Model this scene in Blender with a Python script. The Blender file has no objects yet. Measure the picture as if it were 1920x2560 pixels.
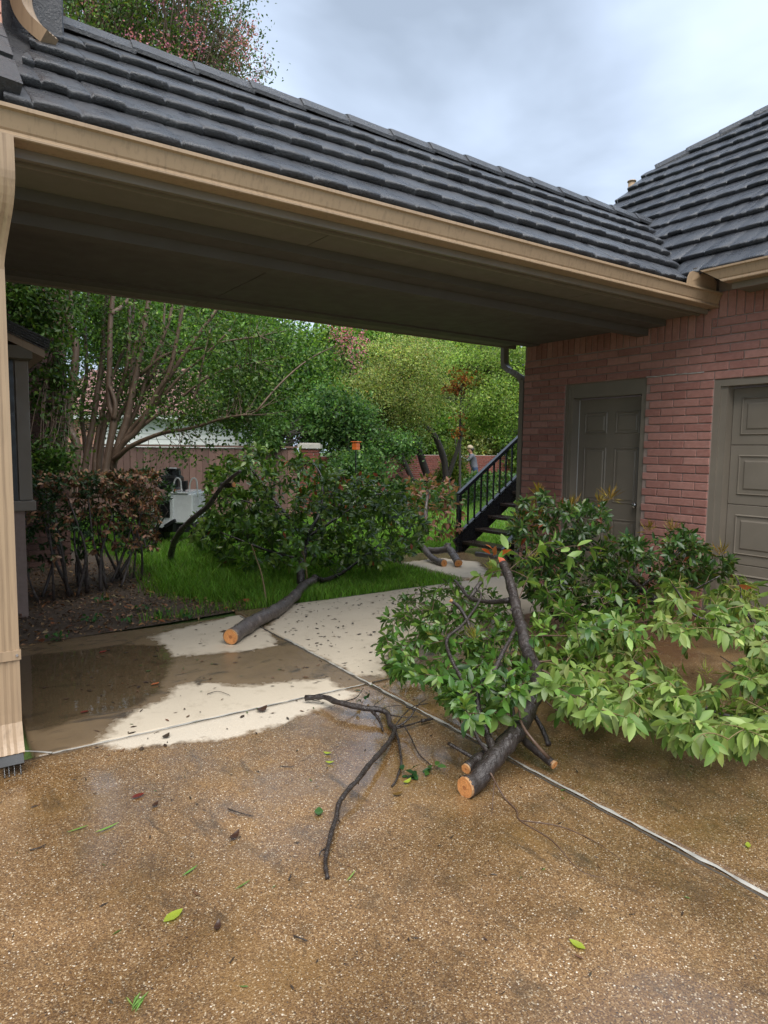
import bpy, bmesh, math, random
import numpy as np
from mathutils import Vector, Matrix

random.seed(7)
rng = np.random.default_rng(11)
SC = bpy.context.scene
COL = SC.collection

# ------------------------------------------------------------------ camera
CAM_H = 1.5
F_PX, YAW, PITCH, ROLL = 1676.6, 0.60382, 0.09153, 0.01225
IW, IH = 1920.0, 2560.0
_f = np.array([math.sin(YAW)*math.cos(PITCH), math.cos(YAW)*math.cos(PITCH), -math.sin(PITCH)])
_r = np.array([math.cos(YAW), -math.sin(YAW), 0.0])
_u = np.cross(_r, _f)
_R = math.cos(ROLL)*_r + math.sin(ROLL)*_u
_U = -math.sin(ROLL)*_r + math.cos(ROLL)*_u
CO = np.array([0.0, 0.0, CAM_H])
cam_d = bpy.data.cameras.new("camera")
cam = bpy.data.objects.new("camera", cam_d)
COL.objects.link(cam)
cam_d.sensor_fit = 'HORIZONTAL'
cam_d.sensor_width = 36.0
cam_d.lens = 36.0*F_PX/IW
cam_d.clip_start = 0.05
cam_d.clip_end = 1500
M = Matrix(((_R[0], _U[0], -_f[0], CO[0]), (_R[1], _U[1], -_f[1], CO[1]), (_R[2], _U[2], -_f[2], CO[2]), (0, 0, 0, 1)))
cam.matrix_world = M
SC.camera = cam

# ------------------------------------------------------------------ world, sun, exposure
SUN_AZ = math.radians(205)      # compass style, from +Y clockwise
SUN_EL = math.radians(62)
world = bpy.data.worlds.new("World")
SC.world = world
world.use_nodes = True
nt = world.node_tree
nt.nodes.clear()
wo = nt.nodes.new('ShaderNodeOutputWorld')
tc = nt.nodes.new('ShaderNodeTexCoord')
sky = nt.nodes.new('ShaderNodeTexSky')
sky.sky_type = 'NISHITA'
sky.sun_disc = False
sky.sun_elevation = SUN_EL
sky.sun_rotation = SUN_AZ
sky.air_density = 1.5
sky.dust_density = 3.0
bg1 = nt.nodes.new('ShaderNodeBackground')
bg1.inputs['Strength'].default_value = 0.05
nt.links.new(sky.outputs[0], bg1.inputs[0])
mp = nt.nodes.new('ShaderNodeMapping')
mp.inputs['Scale'].default_value = (1.0, 1.0, 2.2)
mp.inputs['Location'].default_value = (3.1, 1.7, 0.4)
nt.links.new(tc.outputs['Generated'], mp.inputs[0])
n1 = nt.nodes.new('ShaderNodeTexNoise')
n1.inputs['Scale'].default_value = 1.9
n1.inputs['Detail'].default_value = 5.0
n1.inputs['Roughness'].default_value = 0.48
n1.inputs['Distortion'].default_value = 0.35
nt.links.new(mp.outputs[0], n1.inputs['Vector'])
rp = nt.nodes.new('ShaderNodeValToRGB')
rp.color_ramp.elements[0].position = 0.34
rp.color_ramp.elements[0].color = (0.225, 0.272, 0.345, 1)
rp.color_ramp.elements[1].position = 0.68
rp.color_ramp.elements[1].color = (0.50, 0.585, 0.70, 1)
e = rp.color_ramp.elements.new(0.5)
e.color = (0.34, 0.405, 0.51, 1)
nt.links.new(n1.outputs['Fac'], rp.inputs[0])
bg2 = nt.nodes.new('ShaderNodeBackground')
bg2.inputs['Strength'].default_value = 1.0
nt.links.new(rp.outputs[0], bg2.inputs[0])
mxs = nt.nodes.new('ShaderNodeMixShader')
mxs.inputs[0].default_value = 0.93
nt.links.new(bg1.outputs[0], mxs.inputs[1])
nt.links.new(bg2.outputs[0], mxs.inputs[2])
nt.links.new(mxs.outputs[0], wo.inputs[0])

sun_d = bpy.data.lights.new("sun", 'SUN')
sun_d.energy = 2.3
sun_d.angle = math.radians(60)
sun_d.color = (1.0, 0.96, 0.9)
sun = bpy.data.objects.new("sun", sun_d)
COL.objects.link(sun)
sd = Vector((math.sin(SUN_AZ)*math.cos(SUN_EL), math.cos(SUN_AZ)*math.cos(SUN_EL), math.sin(SUN_EL)))
sun.rotation_euler = sd.to_track_quat('Z', 'Y').to_euler()
sun.location = sd*30

vs = SC.view_settings
vs.view_transform = 'Standard'
vs.look = 'None'
vs.exposure = 1.1
vs.gamma = 1.0
vs.use_curve_mapping = False
SC.cycles.use_denoising = True
SC.cycles.max_bounces = 6
SC.cycles.diffuse_bounces = 3
SC.cycles.glossy_bounces = 3
SC.cycles.transmission_bounces = 4
SC.cycles.sample_clamp_indirect = 6.0

# ------------------------------------------------------------------ helpers
def ray(px, py):
    return _f + (px-IW/2)/F_PX*_R - (py-IH/2)/F_PX*_U

def at(px, py, d=None, z=None, X=None, Y=None):
    """world point seen at a photograph pixel at a camera depth d or on a plane"""
    v = ray(px, py)
    if d is not None:
        t = d
    elif z is not None:
        t = (z-CO[2])/v[2]
    elif X is not None:
        t = X/v[0]
    else:
        t = Y/v[1]
    return CO + t*v

def tag(o, label=None, cat=None, group=None, kind=None):
    if label: o['label'] = label
    if cat: o['category'] = cat
    if group: o['group'] = group
    if kind: o['kind'] = kind
    return o

def thing(name, label, cat, loc=(0, 0, 0), rz=0.0, group=None):
    o = bpy.data.objects.new(name, None)
    o.empty_display_size = 0.1
    COL.objects.link(o)
    o.location = loc
    o.rotation_euler = (0, 0, rz)
    tag(o, label, cat, group)
    return o

def link(name, mesh, parent=None, loc=None, rot=None, scale=None):
    o = bpy.data.objects.new(name, mesh)
    COL.objects.link(o)
    if parent is not None: o.parent = parent
    if loc is not None: o.location = loc
    if rot is not None: o.rotation_euler = rot
    if scale is not None: o.scale = scale
    return o

class MB:
    """collects geometry for one mesh"""
    def __init__(s):
        s.v = []; s.f = []; s.m = []; s.c = []
    def add(s, verts, faces, mi=0, col=None):
        b = len(s.v)
        s.v.extend([tuple(map(float, p)) for p in verts])
        s.f.extend([tuple(i+b for i in f) for f in faces])
        s.m.extend([mi]*len(faces))
        if col is not None: s.c.extend([col]*len(verts))
        elif s.c: s.c.extend([(1, 1, 1, 1)]*len(verts))
        return s
    def box(s, x0, x1, y0, y1, z0, z1, mi=0, bev=0.0):
        if bev > 0:
            return s.cbox(x0, x1, y0, y1, z0, z1, bev, mi)
        v = [(x0, y0, z0), (x1, y0, z0), (x1, y1, z0), (x0, y1, z0), (x0, y0, z1), (x1, y0, z1), (x1, y1, z1), (x0, y1, z1)]
        return s.add(v, [(0, 3, 2, 1), (4, 5, 6, 7), (0, 1, 5, 4), (1, 2, 6, 5), (2, 3, 7, 6), (3, 0, 4, 7)], mi)
    def cbox(s, x0, x1, y0, y1, z0, z1, b, mi=0):
        bm = bmesh.new()
        bmesh.ops.create_cube(bm, size=1.0)
        for v in bm.verts:
            v.co = ((x0+x1)/2+v.co.x*(x1-x0), (y0+y1)/2+v.co.y*(y1-y0), (z0+z1)/2+v.co.z*(z1-z0))
        bmesh.ops.bevel(bm, geom=list(bm.edges), offset=b, segments=1, affect='EDGES')
        bm.verts.index_update()
        s.add([v.co[:] for v in bm.verts], [[v.index for v in f.verts] for f in bm.faces], mi)
        bm.free()
        return s
    def obox(s, c, ax, ay, az, mi=0, col=None):
        c = np.array(c, float); ax = np.array(ax, float); ay = np.array(ay, float); az = np.array(az, float)
        v = [c+sx*ax+sy*ay+sz*az for sz in (-1, 1) for sx, sy in ((-1, -1), (1, -1), (1, 1), (-1, 1))]
        return s.add(v, [(0, 3, 2, 1), (4, 5, 6, 7), (0, 1, 5, 4), (1, 2, 6, 5), (2, 3, 7, 6), (3, 0, 4, 7)], mi, col)
    def bar(s, a, b, w, h=None, up=(0, 0, 1), mi=0):
        a = np.array(a, float); b = np.array(b, float)
        d = b-a; L = np.linalg.norm(d); d = d/L
        up = np.array(up, float)
        sx = np.cross(d, up)
        if np.linalg.norm(sx) < 1e-4: sx = np.cross(d, (1, 0, 0))
        sx /= np.linalg.norm(sx); sz = np.cross(sx, d)
        return s.obox((a+b)/2, d*L/2, sx*w/2, sz*(h or w)/2, mi)
    def sweep(s, path, prof, ups=None, mi=0, caps=True):
        """sweep a 2-D profile (side, up) along a path"""
        path = [np.array(p, float) for p in path]
        n = len(path); k = len(prof)
        vs_ = []
        for i, p in enumerate(path):
            d = path[min(i+1, n-1)]-path[max(i-1, 0)]
            d = d/(np.linalg.norm(d)+1e-9)
            up = np.array(ups[i] if ups is not None else (0, 0, 1), float)
            sx = np.cross(d, up); sx /= (np.linalg.norm(sx)+1e-9)
            sz = np.cross(sx, d)
            for a, b in prof: vs_.append(p+sx*a+sz*b)
        fs = [(i*k+j, i*k+(j+1) % k, (i+1)*k+(j+1) % k, (i+1)*k+j) for i in range(n-1) for j in range(k)]
        if caps:
            fs.append(tuple(range(k))[::-1]); fs.append(tuple((n-1)*k+j for j in range(k)))
        return s.add(vs_, fs, mi)
    def tube(s, path, rad, n=8, cap=True, mi=0, capmi=None, wob=0.0):
        path = [np.array(p, float) for p in path]
        m = len(path)
        if not hasattr(rad, '__len__'): rad = [rad]*m
        ref = None; vs_ = []
        for i, p in enumerate(path):
            d = path[min(i+1, m-1)]-path[max(i-1, 0)]
            d = d/(np.linalg.norm(d)+1e-9)
            if ref is None:
                ref = np.cross(d, (0.31, 0.22, 0.93))
                if np.linalg.norm(ref) < 1e-3: ref = np.cross(d, (1, 0, 0))
            ref = ref-d*np.dot(ref, d); ref /= (np.linalg.norm(ref)+1e-9)
            b = np.cross(d, ref)
            for j in range(n):
                a = 2*math.pi*j/n
                r = rad[i]*(1+(random.uniform(-wob, wob) if wob else 0))
                vs_.append(p+(ref*math.cos(a)+b*math.sin(a))*r)
        fs = [(i*n+j, i*n+(j+1) % n, (i+1)*n+(j+1) % n, (i+1)*n+j) for i in range(m-1) for j in range(n)]
        s.add(vs_, fs, mi)
        if cap:
            base = len(s.v)-len(vs_)
            s.f.append(tuple(base+j for j in range(n))[::-1]); s.m.append(mi if capmi is None else capmi)
            s.f.append(tuple(base+(m-1)*n+j for j in range(n))); s.m.append(mi)
        return s
    def mesh(s, name, mats, smooth=False):
        me = bpy.data.meshes.new(name)
        me.from_pydata(s.v, [], s.f)
        if not isinstance(mats, (list, tuple)): mats = [mats]
        for m_ in mats: me.materials.append(m_)
        if len(mats) > 1: me.polygons.foreach_set('material_index', s.m)
        if smooth: me.polygons.foreach_set('use_smooth', [True]*len(me.polygons))
        if s.c:
            ca = me.attributes.new('col', 'FLOAT_COLOR', 'POINT')
            ca.data.foreach_set('color', np.array(s.c, np.float32).ravel())
        me.update()
        return me
    def build(s, name, mats, parent=None, smooth=False, loc=None, rot=None):
        return link(name, s.mesh(name, mats, smooth), parent, loc, rot)

def spline(pts, n=6):
    """catmull-rom through points (any dimension)"""
    P = [np.array(p, float) for p in pts]
    if len(P) < 3: 
        return [P[0]+(P[-1]-P[0])*t for t in np.linspace(0, 1, n+1)]
    P = [2*P[0]-P[1]]+P+[2*P[-1]-P[-2]]
    out = []
    for i in range(1, len(P)-2):
        a, b, c, d = P[i-1:i+3]
        for t in np.linspace(0, 1, n, endpoint=False):
            out.append(0.5*((2*b)+(-a+c)*t+(2*a-5*b+4*c-d)*t*t+(-a+3*b-3*c+d)*t**3))
    out.append(P[-2])
    return out

def np_mesh(name, V, F, mat, col=None, smooth=False):
    """fast mesh from numpy arrays; F is (n,3) or (n,4)"""
    me = bpy.data.meshes.new(name)
    V = np.ascontiguousarray(V, np.float32); F = np.ascontiguousarray(F, np.int32)
    k = F.shape[1]
    me.vertices.add(len(V)); me.vertices.foreach_set('co', V.ravel())
    me.loops.add(F.size); me.loops.foreach_set('vertex_index', F.ravel())
    me.polygons.add(len(F))
    me.polygons.foreach_set('loop_start', np.arange(0, F.size, k, dtype=np.int32))
    me.polygons.foreach_set('loop_total', np.full(len(F), k, np.int32))
    if smooth: me.polygons.foreach_set('use_smooth', np.ones(len(F), bool))
    if mat: me.materials.append(mat)
    if col is not None:
        ca = me.attributes.new('col', 'FLOAT_COLOR', 'POINT')
        ca.data.foreach_set('color', np.ascontiguousarray(col, np.float32).ravel())
    me.update(calc_edges=True)
    return me

# ------------------------------------------------------------------ materials
def new_mat(name):
    m = bpy.data.materials.new(name)
    m.use_nodes = True
    t = m.node_tree
    return m, t, t.nodes['Principled BSDF'], t.nodes['Material Output']

def node(t, typ, **kw):
    n = t.nodes.new(typ)
    for k, v in kw.items():
        if k in n.inputs: n.inputs[k].default_value = v
        else: setattr(n, k, v)
    return n

def mixc(t, fac, a, b, mode='MIX'):
    n = t.nodes.new('ShaderNodeMix'); n.data_type = 'RGBA'; n.blend_type = mode
    for s_, val in ((0, fac), (6, a), (7, b)):
        if isinstance(val, bpy.types.NodeSocket): t.links.new(val, n.inputs[s_])
        elif s_ == 0: n.inputs[0].default_value = val
        else: n.inputs[s_].default_value = (*val[:3], 1)
    return n.outputs[2]

def mth(t, op, a, b=None, clamp=False):
    n = t.nodes.new('ShaderNodeMath'); n.operation = op; n.use_clamp = clamp
    for i, val in enumerate((a, b)):
        if val is None: continue
        if isinstance(val, bpy.types.NodeSocket): t.links.new(val, n.inputs[i])
        else: n.inputs[i].default_value = val
    return n.outputs[0]

def mapr(t, v, a, b, c, d):
    n = t.nodes.new('ShaderNodeMapRange'); n.clamp = True
    t.links.new(v, n.inputs[0])
    for i, x in enumerate((a, b, c, d)): n.inputs[i+1].default_value = x
    return n.outputs[0]

def wpos(t):
    return t.nodes.new('ShaderNodeNewGeometry').outputs['Position']

def opos(t):
    return t.nodes.new('ShaderNodeTexCoord').outputs['Object']

def noise(t, vec, scale, detail=4.0, rough=0.55, dist=0.0):
    n = node(t, 'ShaderNodeTexNoise', Scale=scale, Detail=detail, Roughness=rough, Distortion=dist)
    t.links.new(vec, n.inputs['Vector'])
    return n.outputs['Fac']

def stretch(t, vec, sc):
    n = t.nodes.new('ShaderNodeMapping'); n.inputs['Scale'].default_value = sc
    t.links.new(vec, n.inputs[0]); return n.outputs[0]

def bump(t, bs, h, strength=0.3, dist=0.01):
    b = t.nodes.new('ShaderNodeBump'); b.inputs['Strength'].default_value = strength; b.inputs['Distance'].default_value = dist
    t.links.new(h, b.inputs['Height']); t.links.new(b.outputs[0], bs.inputs['Normal']); return b

def plain(name, col, rough=0.6, var=0.12, scale=6.0, bmp=0.0, bscale=60.0, metal=0.0, coat=0.0, spec=0.5, obj_var=0.0, bdist=0.004):
    m, t, b, o = new_mat(name)
    p = opos(t)
    f = noise(t, p, scale, 5.0)
    c = mixc(t, f, tuple(x*(1-var*1.6) for x in col), tuple(min(1, x*(1+var*1.6)) for x in col))
    if obj_var:
        oi = t.nodes.new('ShaderNodeObjectInfo')
        c = mixc(t, 1.0, c, mixc(t, oi.outputs['Random'], (1-obj_var,)*3, (1+obj_var,)*3), 'MULTIPLY')
    t.links.new(c, b.inputs['Base Color'])
    b.inputs['Roughness'].default_value = rough
    rr = mapr(t, noise(t, p, scale*2.3, 3.0), 0.3, 0.7, max(0.02, rough-0.1), min(1, rough+0.1))
    t.links.new(rr, b.inputs['Roughness'])
    b.inputs['Metallic'].default_value = metal
    b.inputs['Coat Weight'].default_value = coat
    b.inputs['Specular IOR Level'].default_value = spec
    if bmp: bump(t, b, noise(t, p, bscale, 4.0), bmp, bdist)
    return m

def leaf_mat(name, trans=0.3, rough=0.35, spec=0.5):
    m, t, b, o = new_mat(name)
    a = t.nodes.new('ShaderNodeAttribute'); a.attribute_name = 'col'
    f = noise(t, wpos(t), 14.0, 2.0)
    c = mixc(t, 1.0, a.outputs['Color'], mixc(t, f, (0.72, 0.74, 0.7), (1.25, 1.22, 1.2)), 'MULTIPLY')
    t.links.new(c, b.inputs['Base Color'])
    b.inputs['Roughness'].default_value = rough
    b.inputs['Specular IOR Level'].default_value = spec
    tr = t.nodes.new('ShaderNodeBsdfTranslucent')
    c2 = mixc(t, 1.0, c, (1.25, 1.3, 0.6), 'MULTIPLY')
    t.links.new(c2, tr.inputs[0])
    mx = t.nodes.new('ShaderNodeMixShader'); mx.inputs[0].default_value = trans
    t.links.new(b.outputs[0], mx.inputs[1]); t.links.new(tr.outputs[0], mx.inputs[2])
    t.links.new(mx.outputs[0], o.inputs[0])
    return m

def bark_mat(name, c1, c2, rough=0.45, vs_=(30, 30, 6), bmp=0.6):
    m, t, b, o = new_mat(name)
    p = opos(t)
    f = noise(t, stretch(t, p, vs_), 1.0, 6.0, 0.6, 0.5)
    g = noise(t, p, 9.0, 4.0)
    c = mixc(t, f, c1, c2)
    c = mixc(t, mapr(t, g, 0.6, 0.76, 0, 0.5), c, tuple(min(1, x*2.0+0.01) for x in c2))
    t.links.new(c, b.inputs['Base Color'])
    t.links.new(mapr(t, g, 0.35, 0.65, max(.1, rough-0.15), rough+0.2), b.inputs['Roughness'])
    bump(t, b, f, bmp, 0.012)
    return m

def wood_cut_mat(name):
    m, t, b, o = new_mat(name)
    p = opos(t)
    f = noise(t, p, 160.0, 3.0)
    g = noise(t, p, 25.0, 3.0)
    a = t.nodes.new('ShaderNodeAttribute'); a.attribute_name = 'col'
    c = mixc(t, 1.0, a.outputs['Color'], mixc(t, f, (.75, .72, .7), (1.2, 1.2, 1.2)), 'MULTIPLY')
    c = mixc(t, mapr(t, g, 0.52, 0.7, 0, 0.5), c, (0.36, 0.12, 0.04))
    t.links.new(c, b.inputs['Base Color'])
    b.inputs['Roughness'].default_value = 0.6
    return m

MAT = {}
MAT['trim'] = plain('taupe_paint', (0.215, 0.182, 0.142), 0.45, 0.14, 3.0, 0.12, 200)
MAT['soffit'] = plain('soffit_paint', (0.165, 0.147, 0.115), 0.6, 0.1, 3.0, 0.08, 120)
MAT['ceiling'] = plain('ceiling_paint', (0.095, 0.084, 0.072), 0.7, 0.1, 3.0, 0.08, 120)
MAT['black_metal'] = plain('black_railing_paint', (0.012, 0.013, 0.016), 0.25, 0.1, 8.0, 0.05, 200, coat=0.3)
MAT['tread'] = plain('dark_tread', (0.03, 0.022, 0.018), 0.3, 0.2, 12.0, 0.2, 80)
MAT['white_paint'] = plain('white_siding', (0.72, 0.72, 0.7), 0.5, 0.05)
MAT['machine_white'] = plain('machine_enamel', (0.75, 0.78, 0.78), 0.25, 0.06, 5.0, coat=0.3)
MAT['rubber'] = plain('black_rubber', (0.02, 0.02, 0.021), 0.5, 0.2, 20, 0.2, 120)
MAT['plastic_black'] = plain('black_plastic', (0.018, 0.019, 0.02), 0.35, 0.15)
MAT['orange_plastic'] = plain('orange_plastic', (0.6, 0.13, 0.02), 0.4, 0.1)
MAT['caulk'] = plain('joint_caulk', (0.36, 0.345, 0.31), 0.6, 0.55, 9.0, 0.5, 150)
MAT['groove'] = plain('joint_groove', (0.06, 0.05, 0.04), 0.6, 0.2, 20.0)
MAT['capstone'] = plain('cap_stone', (0.5, 0.47, 0.42), 0.7, 0.15, 9.0, 0.3, 60)
MAT['screw'] = plain('screw_head', (0.55, 0.55, 0.55), 0.3, 0.05, metal=0.9)
MAT['glass'] = plain('window_glass', (0.02, 0.022, 0.025), 0.05, 0.05)
MAT['skin'] = plain('skin', (0.42, 0.22, 0.14), 0.55, 0.08)
MAT['shirt'] = plain('grey_shirt', (0.1, 0.105, 0.125), 0.85, 0.12, 12)
MAT['jeans'] = plain('blue_jeans', (0.035, 0.06, 0.12), 0.85, 0.15, 14)
MAT['cap'] = plain('beige_cap', (0.38, 0.3, 0.2), 0.8, 0.1)
MAT['hair'] = plain('dark_hair', (0.03, 0.025, 0.022), 0.6, 0.1)
MAT['glove'] = plain('pale_glove', (0.45, 0.47, 0.48), 0.8, 0.1)
MAT['water'] = plain('water', (0.8, 0.85, 0.88), 0.05, 0.02)
_b = MAT['water'].node_tree.nodes['Principled BSDF']; _b.inputs['Transmission Weight'].default_value = 0.9; _b.inputs['IOR'].default_value = 1.33
MAT['bark_wet'] = bark_mat('wet_bark', (0.010, 0.008, 0.0075), (0.06, 0.046, 0.04), 0.27, (34, 34, 26), 1.0)
MAT['bark_grey'] = bark_mat('grey_wet_bark', (0.024, 0.018, 0.016), (0.17, 0.14, 0.125), 0.34, (20, 20, 20), 1.0)
MAT['bark_crepe'] = bark_mat('smooth_tan_bark', (0.075, 0.048, 0.033), (0.22, 0.15, 0.1), 0.5, (14, 14, 3), 0.3)
MAT['bark_dark'] = bark_mat('dark_bark', (0.02, 0.016, 0.014), (0.07, 0.055, 0.045), 0.6)
MAT['twig'] = bark_mat('brown_twig', (0.05, 0.028, 0.02), (0.15, 0.09, 0.055), 0.5, (60, 60, 30), 0.3)
MAT['twig_green'] = bark_mat('green_brown_twig', (0.14, 0.09, 0.045), (0.26, 0.2, 0.08), 0.5, (60, 60, 30), 0.2)
MAT['cut'] = wood_cut_mat('fresh_cut_wood')
MAT['leaf_gloss'] = leaf_mat('glossy_leaf', 0.3, 0.3, 0.5)
MAT['leaf'] = leaf_mat('leaf', 0.32, 0.45, 0.4)
MAT['leaf_far'] = leaf_mat('far_leaf', 0.5, 0.45, 0.3)
MAT['grass'] = leaf_mat('grass_blade', 0.35, 0.5, 0.3)
MAT['litter'] = leaf_mat('litter', 0.05, 0.5, 0.4)
MAT['petal'] = leaf_mat('petal', 0.4, 0.7, 0.1)

def gutter_mat():
    m, t, b, o = new_mat('tan_gutter_metal')
    p = wpos(t)
    f = noise(t, stretch(t, p, (1.2, 1.2, 0.6)), 3.0, 4.0)
    d = noise(t, stretch(t, p, (60, 60, 3)), 1.0, 3.0)
    c = mixc(t, f, (0.33, 0.232, 0.145), (0.42, 0.3, 0.19))
    c = mixc(t, mapr(t, d, 0.52, 0.75, 0, 0.5), c, (0.18, 0.125, 0.08))
    t.links.new(c, b.inputs['Base Color'])
    b.inputs['Roughness'].default_value = 0.34
    return m
MAT['gutter'] = gutter_mat()

def brick_mat(name, c1, c2, attr=False):
    m, t, b, o = new_mat(name)
    p = wpos(t)
    oi = t.nodes.new('ShaderNodeObjectInfo')
    f = noise(t, p, 26.0, 5.0, 0.6)
    if attr:
        a = t.nodes.new('ShaderNodeAttribute'); a.attribute_name = 'col'
        rnd = a.outputs['Fac']
    else:
        rnd = oi.outputs['Random']
    c = mixc(t, rnd, c1, c2)
    c = mixc(t, 1.0, c, mixc(t, f, (0.68, 0.66, 0.66), (1.25, 1.28, 1.3)), 'MULTIPLY')
    g = noise(t, stretch(t, p, (4, 4, 18)), 4.0, 4.0)
    c = mixc(t, mapr(t, g, 0.55, 0.8, 0, 0.45), c, (0.46, 0.34, 0.3))
    t.links.new(c, b.inputs['Base Color'])
    b.inputs['Roughness'].default_value = 0.75
    bump(t, b, noise(t, p, 140.0, 4.0), 0.5, 0.004)
    return m
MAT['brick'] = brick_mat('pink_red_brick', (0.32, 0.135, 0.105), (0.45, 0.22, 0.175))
MAT['brick_house'] = brick_mat('house_brick', (0.11, 0.06, 0.046), (0.2, 0.105, 0.08), True)  # base colour darkened to carry the tree shade on the wing wall
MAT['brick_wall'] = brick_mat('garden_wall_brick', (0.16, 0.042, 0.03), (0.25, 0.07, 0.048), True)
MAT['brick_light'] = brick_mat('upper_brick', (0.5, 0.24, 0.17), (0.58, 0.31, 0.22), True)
MAT['mortar'] = plain('mortar', (0.36, 0.27, 0.23), 0.85, 0.15, 30.0, 0.4, 160)
MAT['mortar_pale'] = plain('pale_mortar', (0.45, 0.42, 0.38), 0.85, 0.15, 30.0, 0.4, 160)

def roof_mat():
    m, t, b, o = new_mat('wet_charcoal_stone_coated_steel')
    p = wpos(t)
    oi = t.nodes.new('ShaderNodeObjectInfo')
    f = noise(t, p, 7.0, 5.0)
    g = noise(t, p, 350.0, 3.0, 0.7)
    c = mixc(t, mapr(t, g, .3, .7, 0, 1), (0.009, 0.0095, 0.012), (0.055, 0.057, 0.063))
    c = mixc(t, 1.0, c, mixc(t, oi.outputs['Random'], (0.75, 0.75, 0.77), (1.15, 1.15, 1.15)), 'MULTIPLY')
    t.links.new(c, b.inputs['Base Color'])
    t.links.new(mapr(t, f, 0.35, 0.65, 0.2, 0.42), b.inputs['Roughness'])
    b.inputs['Specular IOR Level'].default_value = 0.75
    gr = noise(t, stretch(t, opos(t), (26, 1.2, 26)), 2.2, 5.0, .65)
    bump(t, b, mth(t, 'ADD', mth(t, 'MULTIPLY', g, 0.35), gr), 0.75, 0.010)
    return m
MAT['roof'] = roof_mat()

def slab_mat():
    """concrete: 'wet' and 'puddle' values are stored on the slab's vertices"""
    m, t, b, o = new_mat('broom_finished_concrete')
    p = wpos(t)
    a = t.nodes.new('ShaderNodeAttribute'); a.attribute_name = 'wet'
    q = t.nodes.new('ShaderNodeAttribute'); q.attribute_name = 'puddle'
    n_ = noise(t, p, 11.0, 5.0, 0.6)
    wet = mapr(t, mth(t, 'ADD', a.outputs['Fac'], mth(t, 'MULTIPLY', mth(t, 'SUBTRACT', n_, 0.5), 1.0)), 0.38, 0.62, 0, 1)
    pud = mapr(t, mth(t, 'ADD', q.outputs['Fac'], mth(t, 'MULTIPLY', mth(t, 'SUBTRACT', n_, 0.5), 0.5)), 0.4, 0.6, 0, 1)
    big = noise(t, p, 2.2, 5.0)
    fine = noise(t, p, 190.0, 3.0, 0.7)
    dry = mixc(t, big, (0.47, 0.4, 0.3), (0.62, 0.54, 0.42))
    dry = mixc(t, mapr(t, fine, 0.35, 0.65, 0, 0.35), dry, (0.38, 0.32, 0.245))
    dry = mixc(t, mapr(t, noise(t, p, 7.0, 6.0, .7), .56, .72, 0, .55), dry, (.3, .245, .17))
    wc = mixc(t, noise(t, p, 3.5, 6.0, 0.65), (0.1, 0.066, 0.036), (0.26, 0.18, 0.1))
    wc = mixc(t, mapr(t, fine, 0.3, 0.7, 0, 0.3), wc, (0.16, 0.12, 0.08))
    silt = noise(t, stretch(t, p, (1, 2.2, 1)), 3.1, 5.0, 0.6, 1.0)
    wc = mixc(t, mapr(t, silt, 0.55, 0.68, 0, 0.75), wc, (0.045, 0.036, 0.028))
    wc = mixc(t, mth(t, 'MULTIPLY', pud, .7), wc, (.05, .036, .02))
    c = mixc(t, wet, dry, wc)
    t.links.new(c, b.inputs['Base Color'])
    r = mth(t, 'ADD', mapr(t, wet, 0, 1, 0.8, 0.22), 0.0)
    r = mth(t, 'MULTIPLY', r, mapr(t, pud, 0, 1, 1.0, 0.12))
    t.links.new(r, b.inputs['Roughness'])
    h = mth(t, 'MULTIPLY', fine, mapr(t, pud, 0, 1, 1.0, 0.0))
    rip = noise(t, stretch(t, p, (1, 1, 1)), 16.0, 2.0)
    h = mth(t, 'ADD', h, mth(t, 'MULTIPLY', rip, mapr(t, pud, 0, 1, 0.0, 0.35)))
    bump(t, b, h, 0.25, 0.004)
    return m
MAT['slab'] = slab_mat()

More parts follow.
